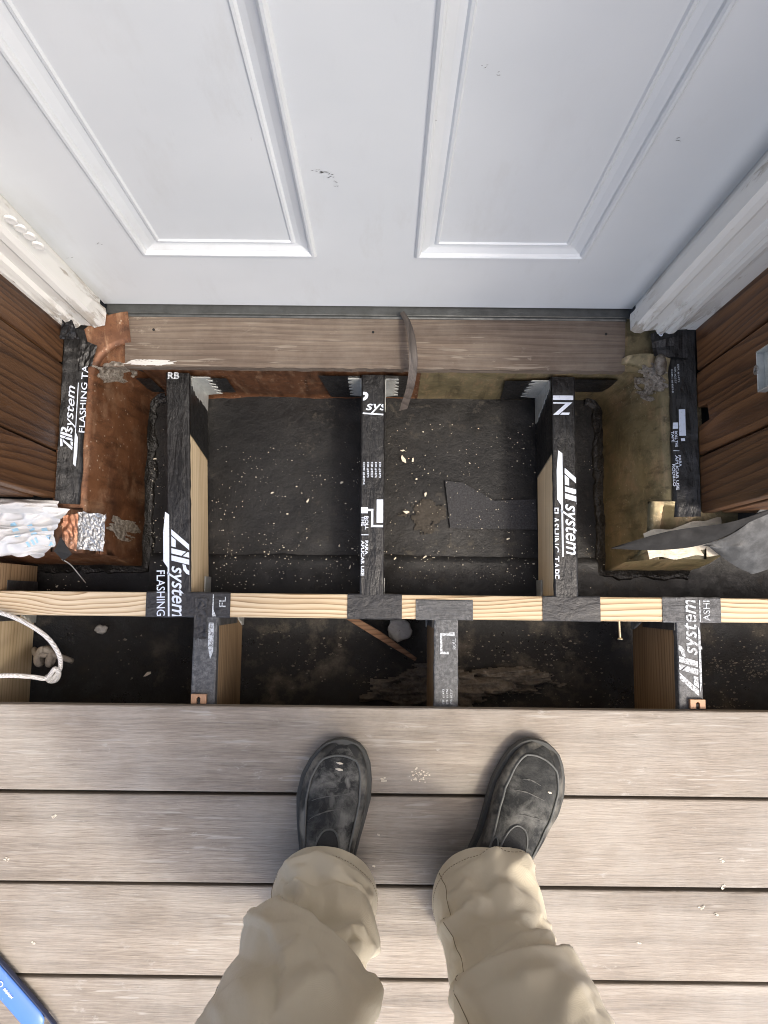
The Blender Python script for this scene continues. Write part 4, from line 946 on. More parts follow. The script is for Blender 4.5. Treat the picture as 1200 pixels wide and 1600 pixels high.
# ------------------------------------------------------------------ loose things in the recess and the pit
a, b, c, d, e, f_ = PZ(695, 752, Z_F), PZ(722, 755, Z_F), PZ(772, 783, Z_F), PZ(836, 781, Z_F), PZ(838, 828, Z_F), PZ(703, 826, Z_F)
MB().prism([p + Vector((0, 0, .0055)) for p in (a, b, c, d, e, f_)], (0, 0, .0022)).build('felt_patch', M['felt'], label='torn rough black felt patch lying on the membrane by the right joist', cat='felt')
def blob(name, u, v, z, rx, ry, rz, mat, seed, **kw):
    p = PZ(u, v, z); mb = MB()
    def fn(a, b):
        th, ph = 6.283 * a, math.pi * (b * .98 + .01); d = Vector((math.sin(ph) * math.cos(th), math.sin(ph) * math.sin(th), math.cos(ph)))
        r = 1 + .28 * noise.noise(d * 1.8 + Vector((seed, 0, 0))) + .12 * noise.noise(d * 5 + Vector((seed, 3, 0)))
        return (p.x + d.x * rx * r, p.y + d.y * ry * r, p.z + d.z * rz * r)
    return mb.grid(fn, 22, 12, True).build(name, mat, smooth=True, **kw)
def ragged(name, cu, cv, du, dv, z, hgt, mat, seed, label, cat, thr=0.0, N=60):
    mb = MB(); ids = {}
    def val(a, b): return .85 - 1.1 * (a*a + b*b) + .75 * nz(a*1.6 + seed, b*1.6) + .5 * nz(a*4 + seed, b*4, 2) + .3 * nz(a*11, b*11, seed)
    def at(i, j):
        if (i, j) not in ids:
            a, b = i / N * 2 - 1, j / N * 2 - 1; p = PZ(cu + a * du, cv + b * dv, z); f = max(0, val(a, b) - thr)
            mb.v.append(p + Vector((0, 0, hgt * min(1, f * 2.2) * (1 + .5 * nz(a*5, b*5, seed) + .3 * nz(a*14, b*14, seed)) - .001))); ids[(i, j)] = len(mb.v) - 1
        return ids[(i, j)]
    for i in range(N):
        for j in range(N):
            if val((i + .5) / N * 2 - 1, (j + .5) / N * 2 - 1) > thr: mb.f.append((at(i, j), at(i+1, j), at(i+1, j+1), at(i, j+1)))
    return mb.build(name, mat, smooth=True, label=label, cat=cat)
ragged('paint_flakes', 236, 566, 46, 6, .0262, .0006, M['wrap_grey'], 6.3, 'pale flaked paint along the left front edge of the wooden sill', 'paint', .2)
ragged('mud_smear', 660, 806, 40, 34, Z_F + .007, .0022, M['mud'], 2.2, 'flat dried mud smear on the membrane beside the felt patch', 'mud', .25)
blob('mortar_lump', 158, 983, -.288, .012, .009, .008, M['grey_stone'], 5.1, label='small pale lump in the dark pit below the beam', cat='lump')
ragged('concrete_footing', 684, 1080, 122, 44, -.285, .022, M['concrete'], 8.4, 'muddy concrete footing showing in the pit beside the middle joist', 'concrete', .05)
ragged('concrete_footing', 806, 1062, 86, 26, -.295, .02, M['concrete'], 3.4, 'narrow muddy concrete ridge in the pit right of the middle joist', 'concrete', .15)
blob('flat_stone', 624, 985, -.282, .024, .022, .006, M['grey_stone'], 1.4, label='flat grey flake lying in the pit by the wooden stick', cat='stone')
a, b = PZ(545, 962, -.262), PZ(650, 1030, -.262); dv = (b - a).normalized(); sd = Vector((-dv.y, dv.x, 0)) * .008
MB().prism([a + sd * .6, a - sd, a.lerp(b, .5) - sd * .8, b - sd * .5, b + sd * .4, a.lerp(b, .45) + sd], (0, 0, .008)).build('wooden_stick', M['stick'], bevel=.001, label='thin brown wooden stick lying across the dark pit', cat='stick')
# pale chips big enough to pick out
def chip(p, s, a, mat=None, name='wood_chip', **kw):
    mb = MB(); n = random.choice((4, 5, 6)); pts = []
    for q in range(n):
        t = 6.283 * q / n + random.uniform(-.3, .3); r = s * random.uniform(.6, 1.2); x = r * math.cos(t); y = r * .42 * math.sin(t)
        pts.append(p + Vector((x * math.cos(a) - y * math.sin(a), x * math.sin(a) + y * math.cos(a), .0006 * random.uniform(-1, 1))))
    mb.prism(pts, (0, 0, .0008 + s * .12)); return mb
for u, v, s, a, lb in ((630, 717, .009, -1.0, 'longest jagged pale chip on the membrane right of the middle joist'), (645, 718, .006, 1.3, 'narrow pale chip beside the longest jagged chip'), (629, 704, .004, 0, 'small pale chip above the longest jagged chip'),
                       (481, 783, .006, 1.2, 'white splinter on the membrane left of the middle joist'), (534, 754, .005, .4, 'pale flake on the membrane beside the middle joist'), (449, 803, .004, .2, 'tan flake below the white splinter'), (425, 770, .004, .3, 'tan curl of wood left of the white splinter'),
                       (636, 800, .008, -.1, 'thin white splinter beside the dried mud'), (665, 772, .005, 1.2, 'pale chip above the dried mud'), (617, 873, .005, 1.0, 'white chip on the membrane lap right of the middle joist'), (547, 886, .004, 1.2, 'white chip on the membrane lap left of the middle joist'), (530, 853, .004, 1.3, 'white flake on the membrane lap edge'),
                       (242, 717, .0045, 0, 'white chip by the left joist and copper'), (664, 870, .005, .6, 'pale chip below the felt patch'), (794, 842, .005, .5, 'pale chip close to the right joist')):
    chip(PZ(u, v, Z_F + .011), s, a).build('wood_chip', M['chip'], label=lb, cat='wood chip', group='pale wood chips on the membrane')
q = PZ(231, 1053, -.278); chip(q, .009, .7).build('wood_chip', M['chip'], label='pale splinter lying in the dark pit near the left taped joist', cat='wood chip', group='pale wood chips on the membrane')
# fine litter nobody could count
mb = MB(); rng = random.Random(11)
def spread(n, u0, u1, v0, v1, z, smin, smax, dens=None):
    for k in range(n):
        u, v = rng.uniform(u0, u1), rng.uniform(v0, v1)
        if nz(u*.018, v*.018, 3) + .35 * nz(u*.06, v*.06) < rng.uniform(-.5, .4): continue
        p = PZ(u, v, z); s = smin * .7 + (smax - smin * .7) * rng.random() ** 2.2 * (1.8 if rng.random() < .05 else 1); a = rng.uniform(0, 6.28); n_ = rng.choice((3, 4, 5))
        pts = [p + Vector((s * math.cos(a + 6.283*q/n_) * rng.uniform(.5, 1.2), s * .6 * math.sin(a + 6.283*q/n_), 0)) for q in range(n_)]
        mb.prism(pts, (0, 0, .0012))
spread(620, 330, 562, 690, 915, Z_F + .0095, .0005, .0016); spread(620, 604, 838, 660, 915, Z_F + .0095, .0005, .0016); spread(260, 330, 838, 860, 925, Z_F + .0095, .0006, .002)
spread(90, 235, 258, 650, 890, Z_F + .014, .0006, .0016); spread(70, 910, 945, 700, 920, Z_F + .018, .0005, .0016); spread(50, 70, 250, 900, 925, Z_F + .02, .0006, .003)
mb.build('debris', M['chip'], kind='stuff', label='fine pale sawdust and splinters scattered on the membrane')
mb = MB(); spread(900, 720, 1200, 985, 1104, -.285, .0008, .0035); spread(420, 380, 660, 985, 1104, -.292, .001, .004); spread(160, 60, 300, 985, 1104, -.296, .0008, .003); spread(500, 1100, 1200, 1030, 1105, -.27, .001, .004)
mb.build('debris', M['concrete'], kind='stuff', label='small muddy crumbs on the floor of the pit')
# paint scuffs on the deck: thin dried splashes
mb = MB()
for u, v, s in ((655, 1212, 16), (600, 1219, 5), (592, 1304, 2), (584, 1353, 2), (870, 1262, 0), (1128, 1345, 4), (1130, 1386, 4), (1096, 1418, 5), (1120, 1430, 4), (52, 1474, 3), (1032, 1529, 0), (12, 1343, 5), (83, 1275, 4), (998, 1474, 3)):
    for k in range(int(s * 2.2)):
        a = random.uniform(0, 6.283); r = random.random() ** .6 * s; p = PZ(u + r * math.cos(a), v + r * math.sin(a) * .8, .0011); q = random.uniform(.0006, .0024)
        t0 = random.uniform(0, 6.28)
        mb.add([p + Vector((q * math.cos(t0 + t) * random.uniform(.5, 1.3), q * .7 * math.sin(t0 + t), 0)) for t in (0, 1.2, 2.4, 3.6, 5.0)], [(0,1,2,3,4)])
mb.build('paint_splash', M['chip'], deck, label='dried white paint flecks on the boards')

# ------------------------------------------------------------------ blue tool
a, b = PZ(-120, 1366, .016), PZ(72, 1586, .016); dv = (b - a).normalized(); sd = Vector((-dv.y, dv.x, 0)); a -= sd * .0185; b -= sd * .0185; hw2 = .0165
bt = thing('hand_tool', b - Vector((0, 0, .014)), 'flat blue painted tool with white lettering lying at the bottom left', 'tool')
e = b + dv * .012
MB().tube([a.lerp(e, k/30) + Vector((0, 0, .0005)) for k in range(31)], lambda t: hw2 * (1 if t < .93 else math.sqrt(max(.02, 1 - ((t - .93) / .07) ** 2))), 24, True, .26).build('handle', M['blue'], bt, smooth=True)
cr_ = smooth_path([a + sd*(hw2 + .002), a.lerp(b, .5) + sd*(hw2 + .002), b + sd*(hw2 + .001), b + dv*.03 + sd*(hw2*.8), b + dv*.09 + sd*(-.004), b + dv*.16 + sd*(-.02)], 6)
MB().tube([p - Vector((0, 0, .004)) for p in cr_], .0019, 8, True, 3.2).build('edge', M['navy'], bt, smooth=True)
MB().prism([b + dv*.019 + sd*.006, b + dv*.021 - sd*hw2*.8, b + dv*.17 - sd*hw2*1.6, b + dv*.15 - sd*.012, b + dv*.03 + sd*hw2*.5], (0, 0, .003)).build('grey_end', M['galv'], bt, bevel=.001)
mb = MB().prism([a + sd*hw2*.9 - Vector((0,0,.0158)), a - sd*hw2*.9 - Vector((0,0,.0158)), b - sd*hw2*.9 - Vector((0,0,.0158)), b + sd*hw2*.9 - Vector((0,0,.0158))], (0, 0, .0154)); mb.build('body', M['navy'], bt)
q = PZ(-14, 1527, .0216)
lettering('lettering', [('t', 'PRO', 0, 0, .0085, .022, 0, .02)] + [('p', [(.026 + .0022*k, .001 + .0008 * (k % 3)), (.0274 + .0022*k, .001), (.0278 + .0022*k, .0052 + .001 * ((k + 1) % 2)), (.0264 + .0022*k, .0052)]) for k in range(9)], q, dv, sd, M['print'], bt, lift=.0006)

# ================================================================== PERSON (looking down at the recess)
person = thing('person', (.03, -.46, 0), 'person in khaki trousers and black slip-on shoes standing on the deck', 'person')
# body: one continuous skinned figure (mostly hidden by clothes)
J = {}; bv, be, br = [], [], []
def jt(n, co, r, par=None):
    J[n] = len(bv); bv.append(co); br.append(r)
    if par: be.append((J[par], J[n]))
jt('pelvis', (.03, -.50, .93), .115)
jt('waist', (.03, -.49, 1.08), .10, 'pelvis'); jt('chest', (.03, -.48, 1.28), .115, 'waist'); jt('neck0', (.03, -.46, 1.44), .075, 'chest'); jt('neck1', (.03, -.43, 1.50), .055, 'neck0')
jt('head0', (.03, -.40, 1.57), .072, 'neck1'); jt('head1', (.03, -.385, 1.66), .085, 'head0'); jt('head2', (.03, -.40, 1.73), .06, 'head1')
for s, sx, kx, ax, ay in (('l', -1, -.108, -.082, -.47), ('r', 1, .152, .135, -.47)):
    jt('hip' + s, (.03 + sx * .09, -.50, .86), .085, 'pelvis'); jt('knee' + s, (kx, -.49, .48), .055, 'hip' + s); jt('calf' + s, ((kx + ax) / 2, -.50, .32), .052, 'knee' + s); jt('ank' + s, (ax, -.47, .09), .038, 'calf' + s)
    jt('sho' + s, (.03 + sx * .17, -.47, 1.40), .062, 'chest'); jt('elb' + s, (.03 + sx * .25, -.40, 1.13), .043, 'sho' + s); jt('wri' + s, (.03 + sx * .11, -.205, 1.235), .028, 'elb' + s); jt('palm' + s, (.03 + sx * .065, -.155, 1.258), .027, 'wri' + s)
    for k, (dx, L, dz) in enumerate(((.028, .034, .018), (.012, .040, .022), (-.004, .038, .022), (-.018, .030, .018))):
        y0 = -.125 - k * .014
        jt(f'f{s}{k}a', (.03 + sx * .045, y0, 1.262), .0095, 'palm' + s); jt(f'f{s}{k}b', (.03 + sx * (.045 - L * .6), y0 + .004, 1.252), .0085, f'f{s}{k}a'); jt(f'f{s}{k}c', (.03 + sx * (.045 - L), y0 + .004, 1.266), .0075, f'f{s}{k}b')
    jt(f't{s}a', (.03 + sx * .062, -.150, 1.285), .0105, 'palm' + s); jt(f't{s}b', (.03 + sx * .035, -.135, 1.295), .009, f't{s}a')
me = bpy.data.meshes.new('body'); base = wloc(person)
me.from_pydata([tuple(Vector(p) - base) for p in bv], be, []); me.materials.append(M['skin'])
body = bpy.data.objects.new('body', me); C.objects.link(body); body.parent = person
md = body.modifiers.new('skin', 'SKIN'); md.use_smooth_shade = True
for k, sv in enumerate(me.skin_vertices[0].data): sv.radius = (br[k], br[k] * (.72 if bv[k][2] > .9 and br[k] > .1 else 1)); sv.use_root = (k == 0)
m = body.modifiers.new('sub', 'SUBSURF'); m.levels = 2; m.render_levels = 2
# shirt, hair, phone
sv_ = [(.03,-.50,.92),(.03,-.49,1.08),(.03,-.48,1.28),(.03,-.47,1.42),(-.14,-.47,1.40),(-.22,-.40,1.13),(-.115,-.26,1.20),(.20,-.47,1.40),(.28,-.40,1.13),(.175,-.26,1.20)]
me = bpy.data.meshes.new('shirt'); me.from_pydata([tuple(Vector(p) - base) for p in sv_], [(0,1),(1,2),(2,3),(2,4),(4,5),(5,6),(2,7),(7,8),(8,9)], []); me.materials.append(M['shirt'])
so = bpy.data.objects.new('shirt', me); C.objects.link(so); so.parent = person; md = so.modifiers.new('skin', 'SKIN'); md.use_smooth_shade = True
for k, (q, r) in enumerate(zip(me.skin_vertices[0].data, (.14,.125,.14,.075,.068,.052,.042,.068,.052,.042))): q.radius = (r, r * (.75 if r > .14 else 1)); q.use_root = (k == 0)  # unseen torso, slimmed so it shades the deck less
m = so.modifiers.new('sub', 'SUBSURF'); m.levels = 2; m.render_levels = 2
hc = Vector((.03, -.405, 1.675))
MB().grid(lambda u, v: (hc.x + .092 * math.sin(math.pi * v * .62) * math.cos(6.283*u), hc.y - .01 + .108 * math.sin(math.pi * v * .62) * math.sin(6.283*u) * (1 if math.sin(6.283*u) < 0 else .8), hc.z + .095 * math.cos(math.pi * v * .62)), 24, 10, True).build('hair', M['hair'], person, smooth=True)
for s in (-1, 1): MB().grid(lambda u, v: (.03 + s * .033 + .011 * math.sin(math.pi*v) * math.cos(6.283*u), -.312 + .011 * math.sin(math.pi*v) * math.sin(6.283*u), 1.655 + .011 * math.cos(math.pi*v)), 10, 6, True).build('eye', M['wrap'], person, smooth=True)
MB().tube([(.03, -.305, 1.645), (.03, -.288, 1.612)], lambda t: .010 + .006 * t, 10).build('nose', M['skin'], person, smooth=True)
ph = RM.to_4x4()
mb = MB().box(-.03, .042, -.135, .012, .004, .012)
for q in mb.v: q.xyz = ph @ q + CO
mb.build('phone', M['black'], bevel=.003, label='black phone held flat in both hands above the deck', cat='phone')

# trousers: a loose tube per leg; the big folds are ridges laid along real creases of the cloth (drawn where they show), steep on one side
def leg_base(tab, th, z, seed):
    cx, cy, rx, ry = interp(tab, z); s, c = math.sin(th), math.cos(th)
    r = (.004 * nz(s * 1.6 + seed, c * 1.6, z * 9) + .0016 * nz(s * 4 + seed, c * 4, z * 22)) * min(1, max(0, (z - .07) / .05))
    return Vector((cx + (rx + r) * s, cy + (ry + r) * c, z))
RMI = RM.transposed()
def to_px(p):
    q = RMI @ (p - CO); return (600 + FOC * q.x / -q.z, 800 - FOC * q.y / -q.z)
def ridge_h(px, fold):
    pl, amp, wp, wn = fold; best = None; n = len(pl) - 1
    for k in range(n):
        ax_, ay_ = pl[k]; bx_, by_ = pl[k+1]; dx, dy = bx_ - ax_, by_ - ay_; L2 = dx*dx + dy*dy
        t = max(0, min(1, ((px[0] - ax_) * dx + (px[1] - ay_) * dy) / L2)); qx, qy = ax_ + t*dx - px[0], ay_ + t*dy - px[1]; d2 = qx*qx + qy*qy
        if best is None or d2 < best[0]:
            best = (d2, (k + t) / n, dx * (px[1] - ay_) - dy * (px[0] - ax_))
    d = math.sqrt(best[0]); w_ = wp if best[2] > 0 else wn
    if d >= w_: return 0.0
    e = min(1, min(best[1], 1 - best[1]) * 5 + .12); f = 1 - d / w_
    return amp * (1.4 if amp < .02 else 1.2) * e * (f ** 1.1 if best[2] > 0 else f * f * (3 - 2*f))
from mathutils.bvhtree import BVHTree
tabL = [(0.0, (-.079, -.448, .074, .090)), (.07, (-.083, -.446, .077, .093)), (.12, (-.085, -.448, .074, .080)), (.165, (-.090, -.464, .068, .060)), (.205, (-.100, -.480, .064, .054)), (.245, (-.108, -.480, .070, .072)), (.32, (-.114, -.492, .082, .082)), (.45, (-.118, -.502, .096, .098)), (.65, (-.085, -.51, .102, .114)), (.86, (-.058, -.51, .106, .125))]
tabR = [(0.0, (.146, -.453, .070, .088)), (.07, (.150, -.446, .072, .090)), (.12, (.151, -.445, .070, .078)), (.18, (.149, -.457, .066, .066)), (.23, (.150, -.474, .062, .058)), (.27, (.157, -.480, .066, .072)), (.34, (.163, -.492, .076, .080)), (.45, (.168, -.502, .090, .096)), (.65, (.14, -.51, .102, .114)), (.86, (.118, -.51, .106, .125))]
foldL = [([(436,1372),(467,1357),(498,1347),(534,1366),(578,1387)], .011, 46, 16), ([(498,1347),(525,1390),(551,1426),(563,1470),(566,1500)], .017, 58, 30), ([(446,1402),(468,1394),(478,1408),(464,1428),(444,1440)], .007, 12, 12),
         ([(372,1492),(392,1458),(413,1441),(440,1444),(472,1465),(512,1510),(526,1530),(555,1600),(570,1640)], .028, 130, 11), ([(503,1482),(530,1466),(550,1462)], .010, 14, 16), ([(548,1462),(556,1500),(550,1540),(556,1590)], .008, 20, 14),
         ([(350,1572),(400,1546),(440,1528),(476,1508)], .009, 70, 26), ([(470,1360),(474,1392),(492,1440)], .006, 22, 26), ([(420,1610),(470,1570),(505,1560)], .006, 40, 30), ([(440,1380),(452,1392),(450,1420)], .005, 14, 10), ([(405,1470),(430,1490),(470,1500)], .004, 26, 30), ([(330,1600),(370,1580),(430,1575)], .006, 40, 40), ([(505,1385),(520,1410),(516,1440)], .005, 16, 16), ([(540,1395),(560,1405),(584,1402)], .005, 12, 14), ([(530,1545),(540,1570),(545,1600)], .006, 16, 10)]
foldR = [([(752,1340),(790,1338),(812,1350),(834,1362)], .009, 40, 12), ([(790,1339),(810,1368),(822,1395),(828,1431),(830,1456)], .013, 50, 22), ([(690,1458),(712,1444),(731,1431),(741,1413)], .009, 22, 16),
         ([(706,1578),(732,1550),(759,1533),(787,1510),(812,1488),(838,1470)], .014, 44, 26), ([(716,1604),(738,1576),(759,1561),(804,1533),(849,1512),(891,1506),(911,1533),(945,1583),(965,1640)], .022, 120, 11),
         ([(832,1446),(860,1459),(886,1468),(906,1478),(928,1527)], .026, 50, 12), ([(838,1472),(860,1482),(877,1493),(893,1508)], .005, 14, 16), ([(735,1395),(752,1420),(748,1444)], .006, 16, 22), ([(700,1410),(722,1396),(738,1372)], .005, 16, 16), ([(820,1570),(860,1556),(905,1590)], .007, 40, 30), ([(725,1470),(728,1500),(733,1545)], .004, 8, 22), ([(760,1470),(790,1462),(822,1446)], .005, 20, 24), ([(765,1385),(790,1400),(800,1430)], .005, 22, 20), ([(760,1600),(800,1575),(840,1572)], .005, 30, 30), ([(800,1522),(822,1504),(838,1500)], .005, 10, 12), ([(702,1440),(716,1470),(716,1500)], .005, 12, 14)]
hemL = lambda th: .058 + .034 * math.cos(th) + .003 * math.sin(2 * th + 1)
hemR = lambda th: .056 + .034 * math.cos(th - .25) + .003 * math.sin(2 * th + 2)
allv, allf = [], []
legs_e = {}
for key, tab, hem, folds, sd_ in (('l', tabL, hemL, foldL, 3.3), ('r', tabR, hemR, foldR, 8.1)):
    NU_, NV_ = 180, 210; rows = []
    for j in range(NV_ + 1):
        row_ = []
        for i in range(NU_):
            th = 2 * math.pi * i / NU_; zh = hem(th); row_.append(leg_base(tab, th, zh + (.86 - zh) * (j / NV_) ** 1.7, sd_))
        rows.append(row_)
    out_v = []
    for j in range(NV_ + 1):
        for i in range(NU_):
            p = rows[j][i]
            if p.z > .62: out_v.append(p); continue
            a_ = rows[j][(i+1) % NU_] - rows[j][i-1]; b_ = rows[min(NV_, j+1)][i] - rows[max(0, j-1)][i]
            nn = a_.cross(b_).normalized(); c_ = interp(tab, p.z); rad = Vector((p.x - c_[0], p.y - c_[1], 0)).normalized()
            if nn.dot(rad) < 0: nn = -nn
            nn = (nn + rad * .6).normalized(); face = nn.dot((CO - p).normalized()); wgt = min(1, max(0, (face + .35) / .35))
            h_ = 0.0
            if wgt > 0:
                px = to_px(p); h_ = sum(ridge_h(px, f) for f in folds) * wgt * min(1, max(.15, (1 - .0) if j > 6 else j / 6))
            k_ = min(1, max(0, (p.z - .085) / .04)); w1 = nz(p.x*10 + p.z*12 + sd_, p.y*8 + p.z*6, p.z*13 - p.x*8); w2 = nz(p.x*22 - p.z*21, p.y*20 + sd_, p.z*26 + p.x*12)
            up_ = max(.25, min(1, (.30 - p.z) / .10)); h_ += k_ * up_ * (.0040 * (1 - min(1, abs(w1) * 2.2)) ** 1.6 + .0012 * (1 - min(1, abs(w2) * 2.6)) ** 2 - .0015)
            out_v.append(p + nn * h_)
    f_l = [(j*NU_ + i, j*NU_ + (i+1) % NU_, (j+1)*NU_ + (i+1) % NU_, (j+1)*NU_ + i) for j in range(NV_) for i in range(NU_)]
    legs_e[key] = (BVHTree.FromPolygons(out_v, f_l), tab, hem)
    n_ = len(allv); allv += out_v; allf += [tuple(q + n_ for q in f) for f in f_l]
tr = MB().add(allv, allf)
tr.grid(lambda u, v: (.03 + interp([(0, .185), (.5, .19), (1, .165)], v) * math.sin(6.283*u), -.505 + interp([(0, .125), (.5, .135), (1, .125)], v) * math.cos(6.283*u), lerp(.82, 1.02, v)), 40, 12, True)
tro = tr.build('trousers', M['khaki'], person, smooth=True)
m = tro.modifiers.new('cloth', 'SOLIDIFY'); m.thickness = .0012; m.offset = -1
for key, ths in (('l', -1.2), ('r', -1.0)):
    bv_, tab, hem = legs_e[key]
    def hit(th, z):
        c_ = interp(tab, z); d = Vector((math.sin(th), math.cos(th), 0)); h = bv_.ray_cast(Vector((c_[0], c_[1], z)) + d * .3, -d); return (h[0] + d * .0002) if h[0] else None
    for k in range(0, 110):                      # hem seam: separate stitches
        a_, b_ = hit(6.2832 * k / 110, hem(6.2832 * k / 110) + .022), hit(6.2832 * (k + .6) / 110, hem(6.2832 * (k + .6) / 110) + .022)
        if k == 0: mb = MB()
        if a_ and b_ and (a_ - b_).length < .008: mb.tube([a_, b_], .0005, 5)
    mb.build('hem_stitch', M['thread'], tro, kind='stuff')
    se = [hit(ths + .25 * z, z) for z in [hem(ths) + .004 + .006 * k for k in range(80)]]
    MB().tube([p for p in se if p], .0006, 5, False).build('seam', M['thread'], tro)

# shoes ----------------------------------------------------------------------------------------------------
def shoe(toe, ang, mirror, name_label):
    """toe: point of the toe on the deck, ang: heading of the shoe (radians, + = turned to the right), mirror: -1 left foot, 1 right foot"""
    L = .300
    t = bpy.data.objects.new('shoe', None); C.objects.link(t); t.parent = person; t.location = Vector(toe) - wloc(person)
    t['label'] = name_label
    ax = Vector((math.sin(ang), math.cos(ang), 0)); sx = Vector((math.cos(ang), -math.sin(ang), 0))
    o0 = Vector(toe) - ax * L
    W = lambda p: (lambda q: (q[0] if mirror > 0 else -q[0]))(p)
    # outline half widths: lateral (outer) and medial (inner) along s 0 (heel) .. 1 (toe)
    lat = [(0, .0), (.01, .014), (.04, .026), (.1, .034), (.25, .036), (.42, .041), (.58, .050), (.70, .0545), (.80, .0505), (.88, .042), (.94, .0305), (.975, .0195), (.993, .0095), (1, .0)]
    med = [(0, .0), (.01, .014), (.04, .026), (.1, .033), (.25, .034), (.42, .036), (.58, .045), (.70, .0505), (.80, .0485), (.88, .0425), (.94, .0325), (.975, .0215), (.993, .0105), (1, .0)]
    cen = [(0, .0), (.5, .0), (.8, -.004), (1, -.010)]           # the tip leans inward
    hgt = [(0, .066), (.03, .078), (.15, .088), (.30, .098), (.42, .096), (.52, .083), (.62, .070), (.72, .060), (.82, .052), (.90, .044), (.96, .034), (.99, .024), (1, .018)]
    def lin(tab, s):
        for (a, p), (b, q) in zip(tab, tab[1:]):
            if s <= b: return lerp(p, q, (s - a) / (b - a))
        return tab[-1][1]
    def edge(s, side, ex=0.0):
        w_ = lin(lat if side > 0 else med, s); return lin(cen, s) + side * (w_ + ex * min(1, w_ / .02))
    def wp(s, x, z): return o0 + ax * (s * L) + sx * (x * (1 if mirror > 0 else -1)) + Vector((0, 0, z))
    def S(s, ph, lift=0.0):                              # upper surface: ph 0 = lateral foot, pi = medial foot
        c, sn = math.cos(ph), math.sin(ph)
        side = 1 if c >= 0 else -1
        a = abs(c) ** .80; b = abs(sn) ** .62
        e = lin(cen, s) + (edge(s, side) - lin(cen, s)) * (a * .95)
        z0 = .020; h = lin(hgt, s) - z0
        z = z0 + (h + lift) * b
        z += .0022 * math.sin(s * 60) * b * max(0, 1 - abs(s - .66) / .12) * 1.0          # flex creases
        z += .0016 * nz(s*14, c*3, mirror*5) * b
        return wp(s, e + side * lift * a, z)
    ss = [0, .004, .012, .03, .06] + [lerp(.09, .92, k / 40) for k in range(41)] + [.935, .95, .963, .975, .984, .991, .996, 1.0]
    mb = MB(); mb.grid(lambda u, v: tuple(S(ss[int(round(v * (len(ss)-1)))], math.pi * u)), 40, len(ss) - 1)
    up = mb.build('upper', M['suede'], t, smooth=True)
    # rand: band round the foot below the toe seam
    ph0 = R_(42)
    mb = MB()
    def rd(u, v):
        s = ss[int(round(v * (len(ss)-1)))]; f = max(0, (s - .80) / .20); p_ = lerp(ph0, math.pi/2, f ** 2.2)
        return tuple(S(s, p_ * u * .985, .0022 * math.sin(math.pi * min(1, u * 1.05)) + .0009))
    mb.grid(rd, 12, len(ss) - 1)
    mb.grid(lambda u, v: tuple(S(ss[int(round(v * (len(ss)-1)))], math.pi - (lerp(ph0, math.pi/2, max(0, (ss[int(round(v * (len(ss)-1)))] - .80) / .20) ** 2.2)) * u * .985, .0022 * math.sin(math.pi * min(1, u * 1.05)) + .0009)), 12, len(ss) - 1)
    mb.build('rand', M['rand'], t, smooth=True)
    # toe seam
    path = []
    for k in range(60):
        s = lerp(.32, .90, k / 59); f = max(0, (s - .80) / .20); path.append(S(s, lerp(ph0, math.pi/2, f ** 2.2), .0016))
    f_end = ((.90 - .80) / .20) ** 2.2; p_end = lerp(ph0, math.pi/2, f_end)
    for k in range(1, 24):
        q = k / 24; path.append(S(.90 + .022 * math.sin(math.pi * q), lerp(p_end, math.pi - p_end, q), .0016))
    for k in range(60):
        s = lerp(.90, .32, k / 59); f = max(0, (s - .80) / .20); path.append(S(s, math.pi - lerp(ph0, math.pi/2, f ** 2.2), .0016))
    MB().tube(path, .0017, 7).build('seam', M['piping'], t, smooth=True)
    # elastic gores and their piping, throat seam
    for a0 in (R_(52), R_(128)):
        mb = MB(); mb.grid(lambda u, v: tuple(S(lerp(.30, .485 - .05 * (2*u - 1)**2, v), a0 + (u - .5) * .42, .0016)), 8, 10); mb.build('gore', M['gore'], t, smooth=True)
        MB().tube([S(.485 - .05 * (2*k/20 - 1)**2 - (.10 if k in (0, 20) else 0), a0 + (k/20 - .5) * .42, .002) for k in range(21)], .0012, 6).build('piping', M['piping'], t)
    MB().tube([S(.44 + .145 * math.sin(math.pi * k / 20) ** .6, lerp(R_(66), R_(114), k / 20), .0018) for k in range(21)], .0014, 6).build('piping', M['piping'], t)
    mb = MB(); mb.grid(lambda u, v: tuple(S(lerp(.34, .44 + .138 * math.sin(math.pi * u) ** .6, v), lerp(R_(67), R_(113), u), .0012)), 12, 6); mb.build('tongue', M['gore'], t, smooth=True)
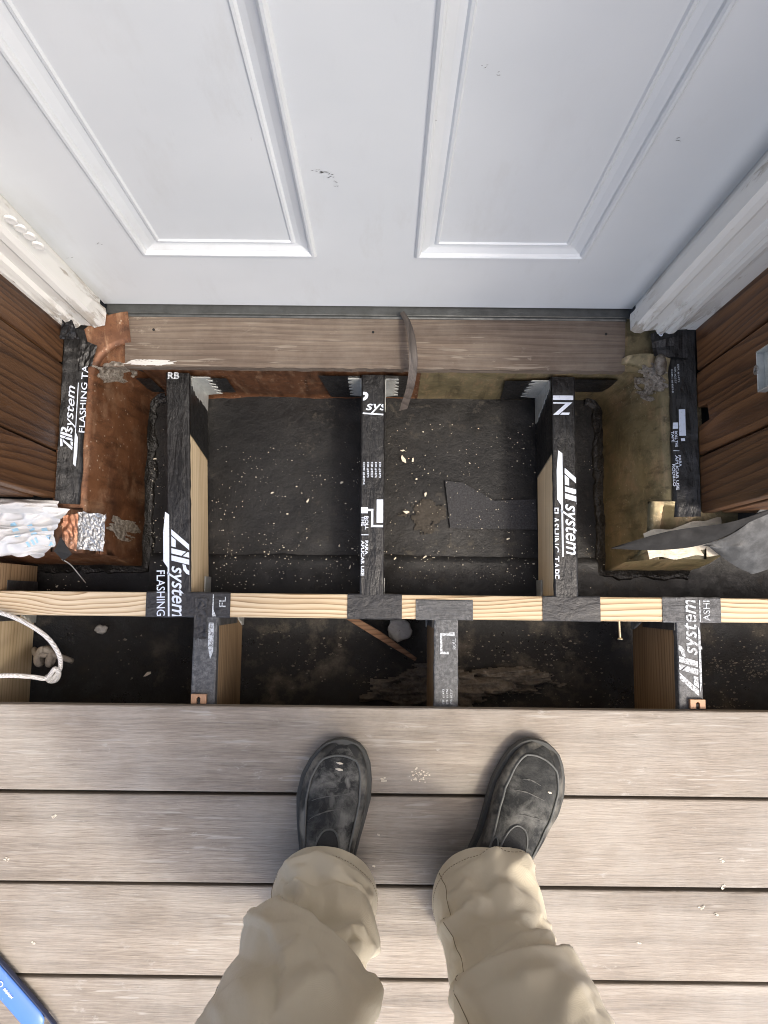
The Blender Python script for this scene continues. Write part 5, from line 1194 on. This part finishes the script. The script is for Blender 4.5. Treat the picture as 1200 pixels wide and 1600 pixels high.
    # dusty flex creases across the vamp
    for s0, s1, p0, p1 in ((.70, .745, 55, 112), (.615, .685, 52, 108), (.775, .80, 62, 92)) if mirror < 0 else ((.745, .72, 70, 118), (.66, .62, 58, 104), (.80, .785, 84, 112)):
        MB().tube([S(lerp(s0, s1, k/14) + .008 * math.sin(math.pi * k / 14), R_(lerp(p0, p1, k/14)), .0006) for k in range(15)], lambda t: .0003 + .0012 * math.sin(math.pi * t) * (.6 + .4 * math.sin(t * 23)), 6, True, .4).build('crease', M['dust'], t, smooth=True)
    for s0, p0, r_ in (((.885, 96, .005), (.855, 97, .006)) if mirror < 0 else ((.79, 70, .004),)):
        q0 = S(s0, R_(p0), .001); q1 = S(s0 + .004, R_(p0 - 10), .001); MB().tube([q0, q0.lerp(q1, .5) + Vector((0, 0, .0004)), q1], lambda t, r_=r_: .0006 + r_ * .28 * math.sin(math.pi * t), 7, True, .4).build('paint_spot', M['chip'], t, smooth=True)
    # sole
    out = [(s, edge(s, 1, .0055)) for s in ss] + [(s, edge(s, -1, .0055)) for s in ss[::-1]]
    out = [q for k, q in enumerate(out) if k == 0 or abs(q[0]-out[k-1][0]) + abs(q[1]-out[k-1][1]) > 1e-4]
    n = len(out); mb = MB(); vs_ = []
    mid = lambda s, x, f: (lerp(.5, s, f), x * f)
    for z, f in ((.0008, .985), (.006, 1.0), (.017, 1.012), (.022, 1.008), (.0245, .985)):
        for (s, x) in out: vs_.append(wp(.5 + (s - .5) * (1 + (f - 1) * .35), x * f, z + (.006 * max(0, (s - .82) / .18) ** 2)))
    fs = [(k*n+q, k*n+(q+1) % n, (k+1)*n+(q+1) % n, (k+1)*n+q) for k in range(4) for q in range(n)] + [tuple(range(n)), tuple(range(4*n, 5*n))]
    mb.add(vs_, fs).build('sole', M['sole'], t, smooth=False)
tl = PZ(527, 1152, .02); shoe((tl.x, tl.y, 0), R_(3.0), -1, 'dusty black slip-on shoe pointing straight at the door')
t_r = PZ(862, 1164, .02); shoe((t_r.x, t_r.y, 0), R_(28), 1, 'dusty black slip-on shoe turned outwards')
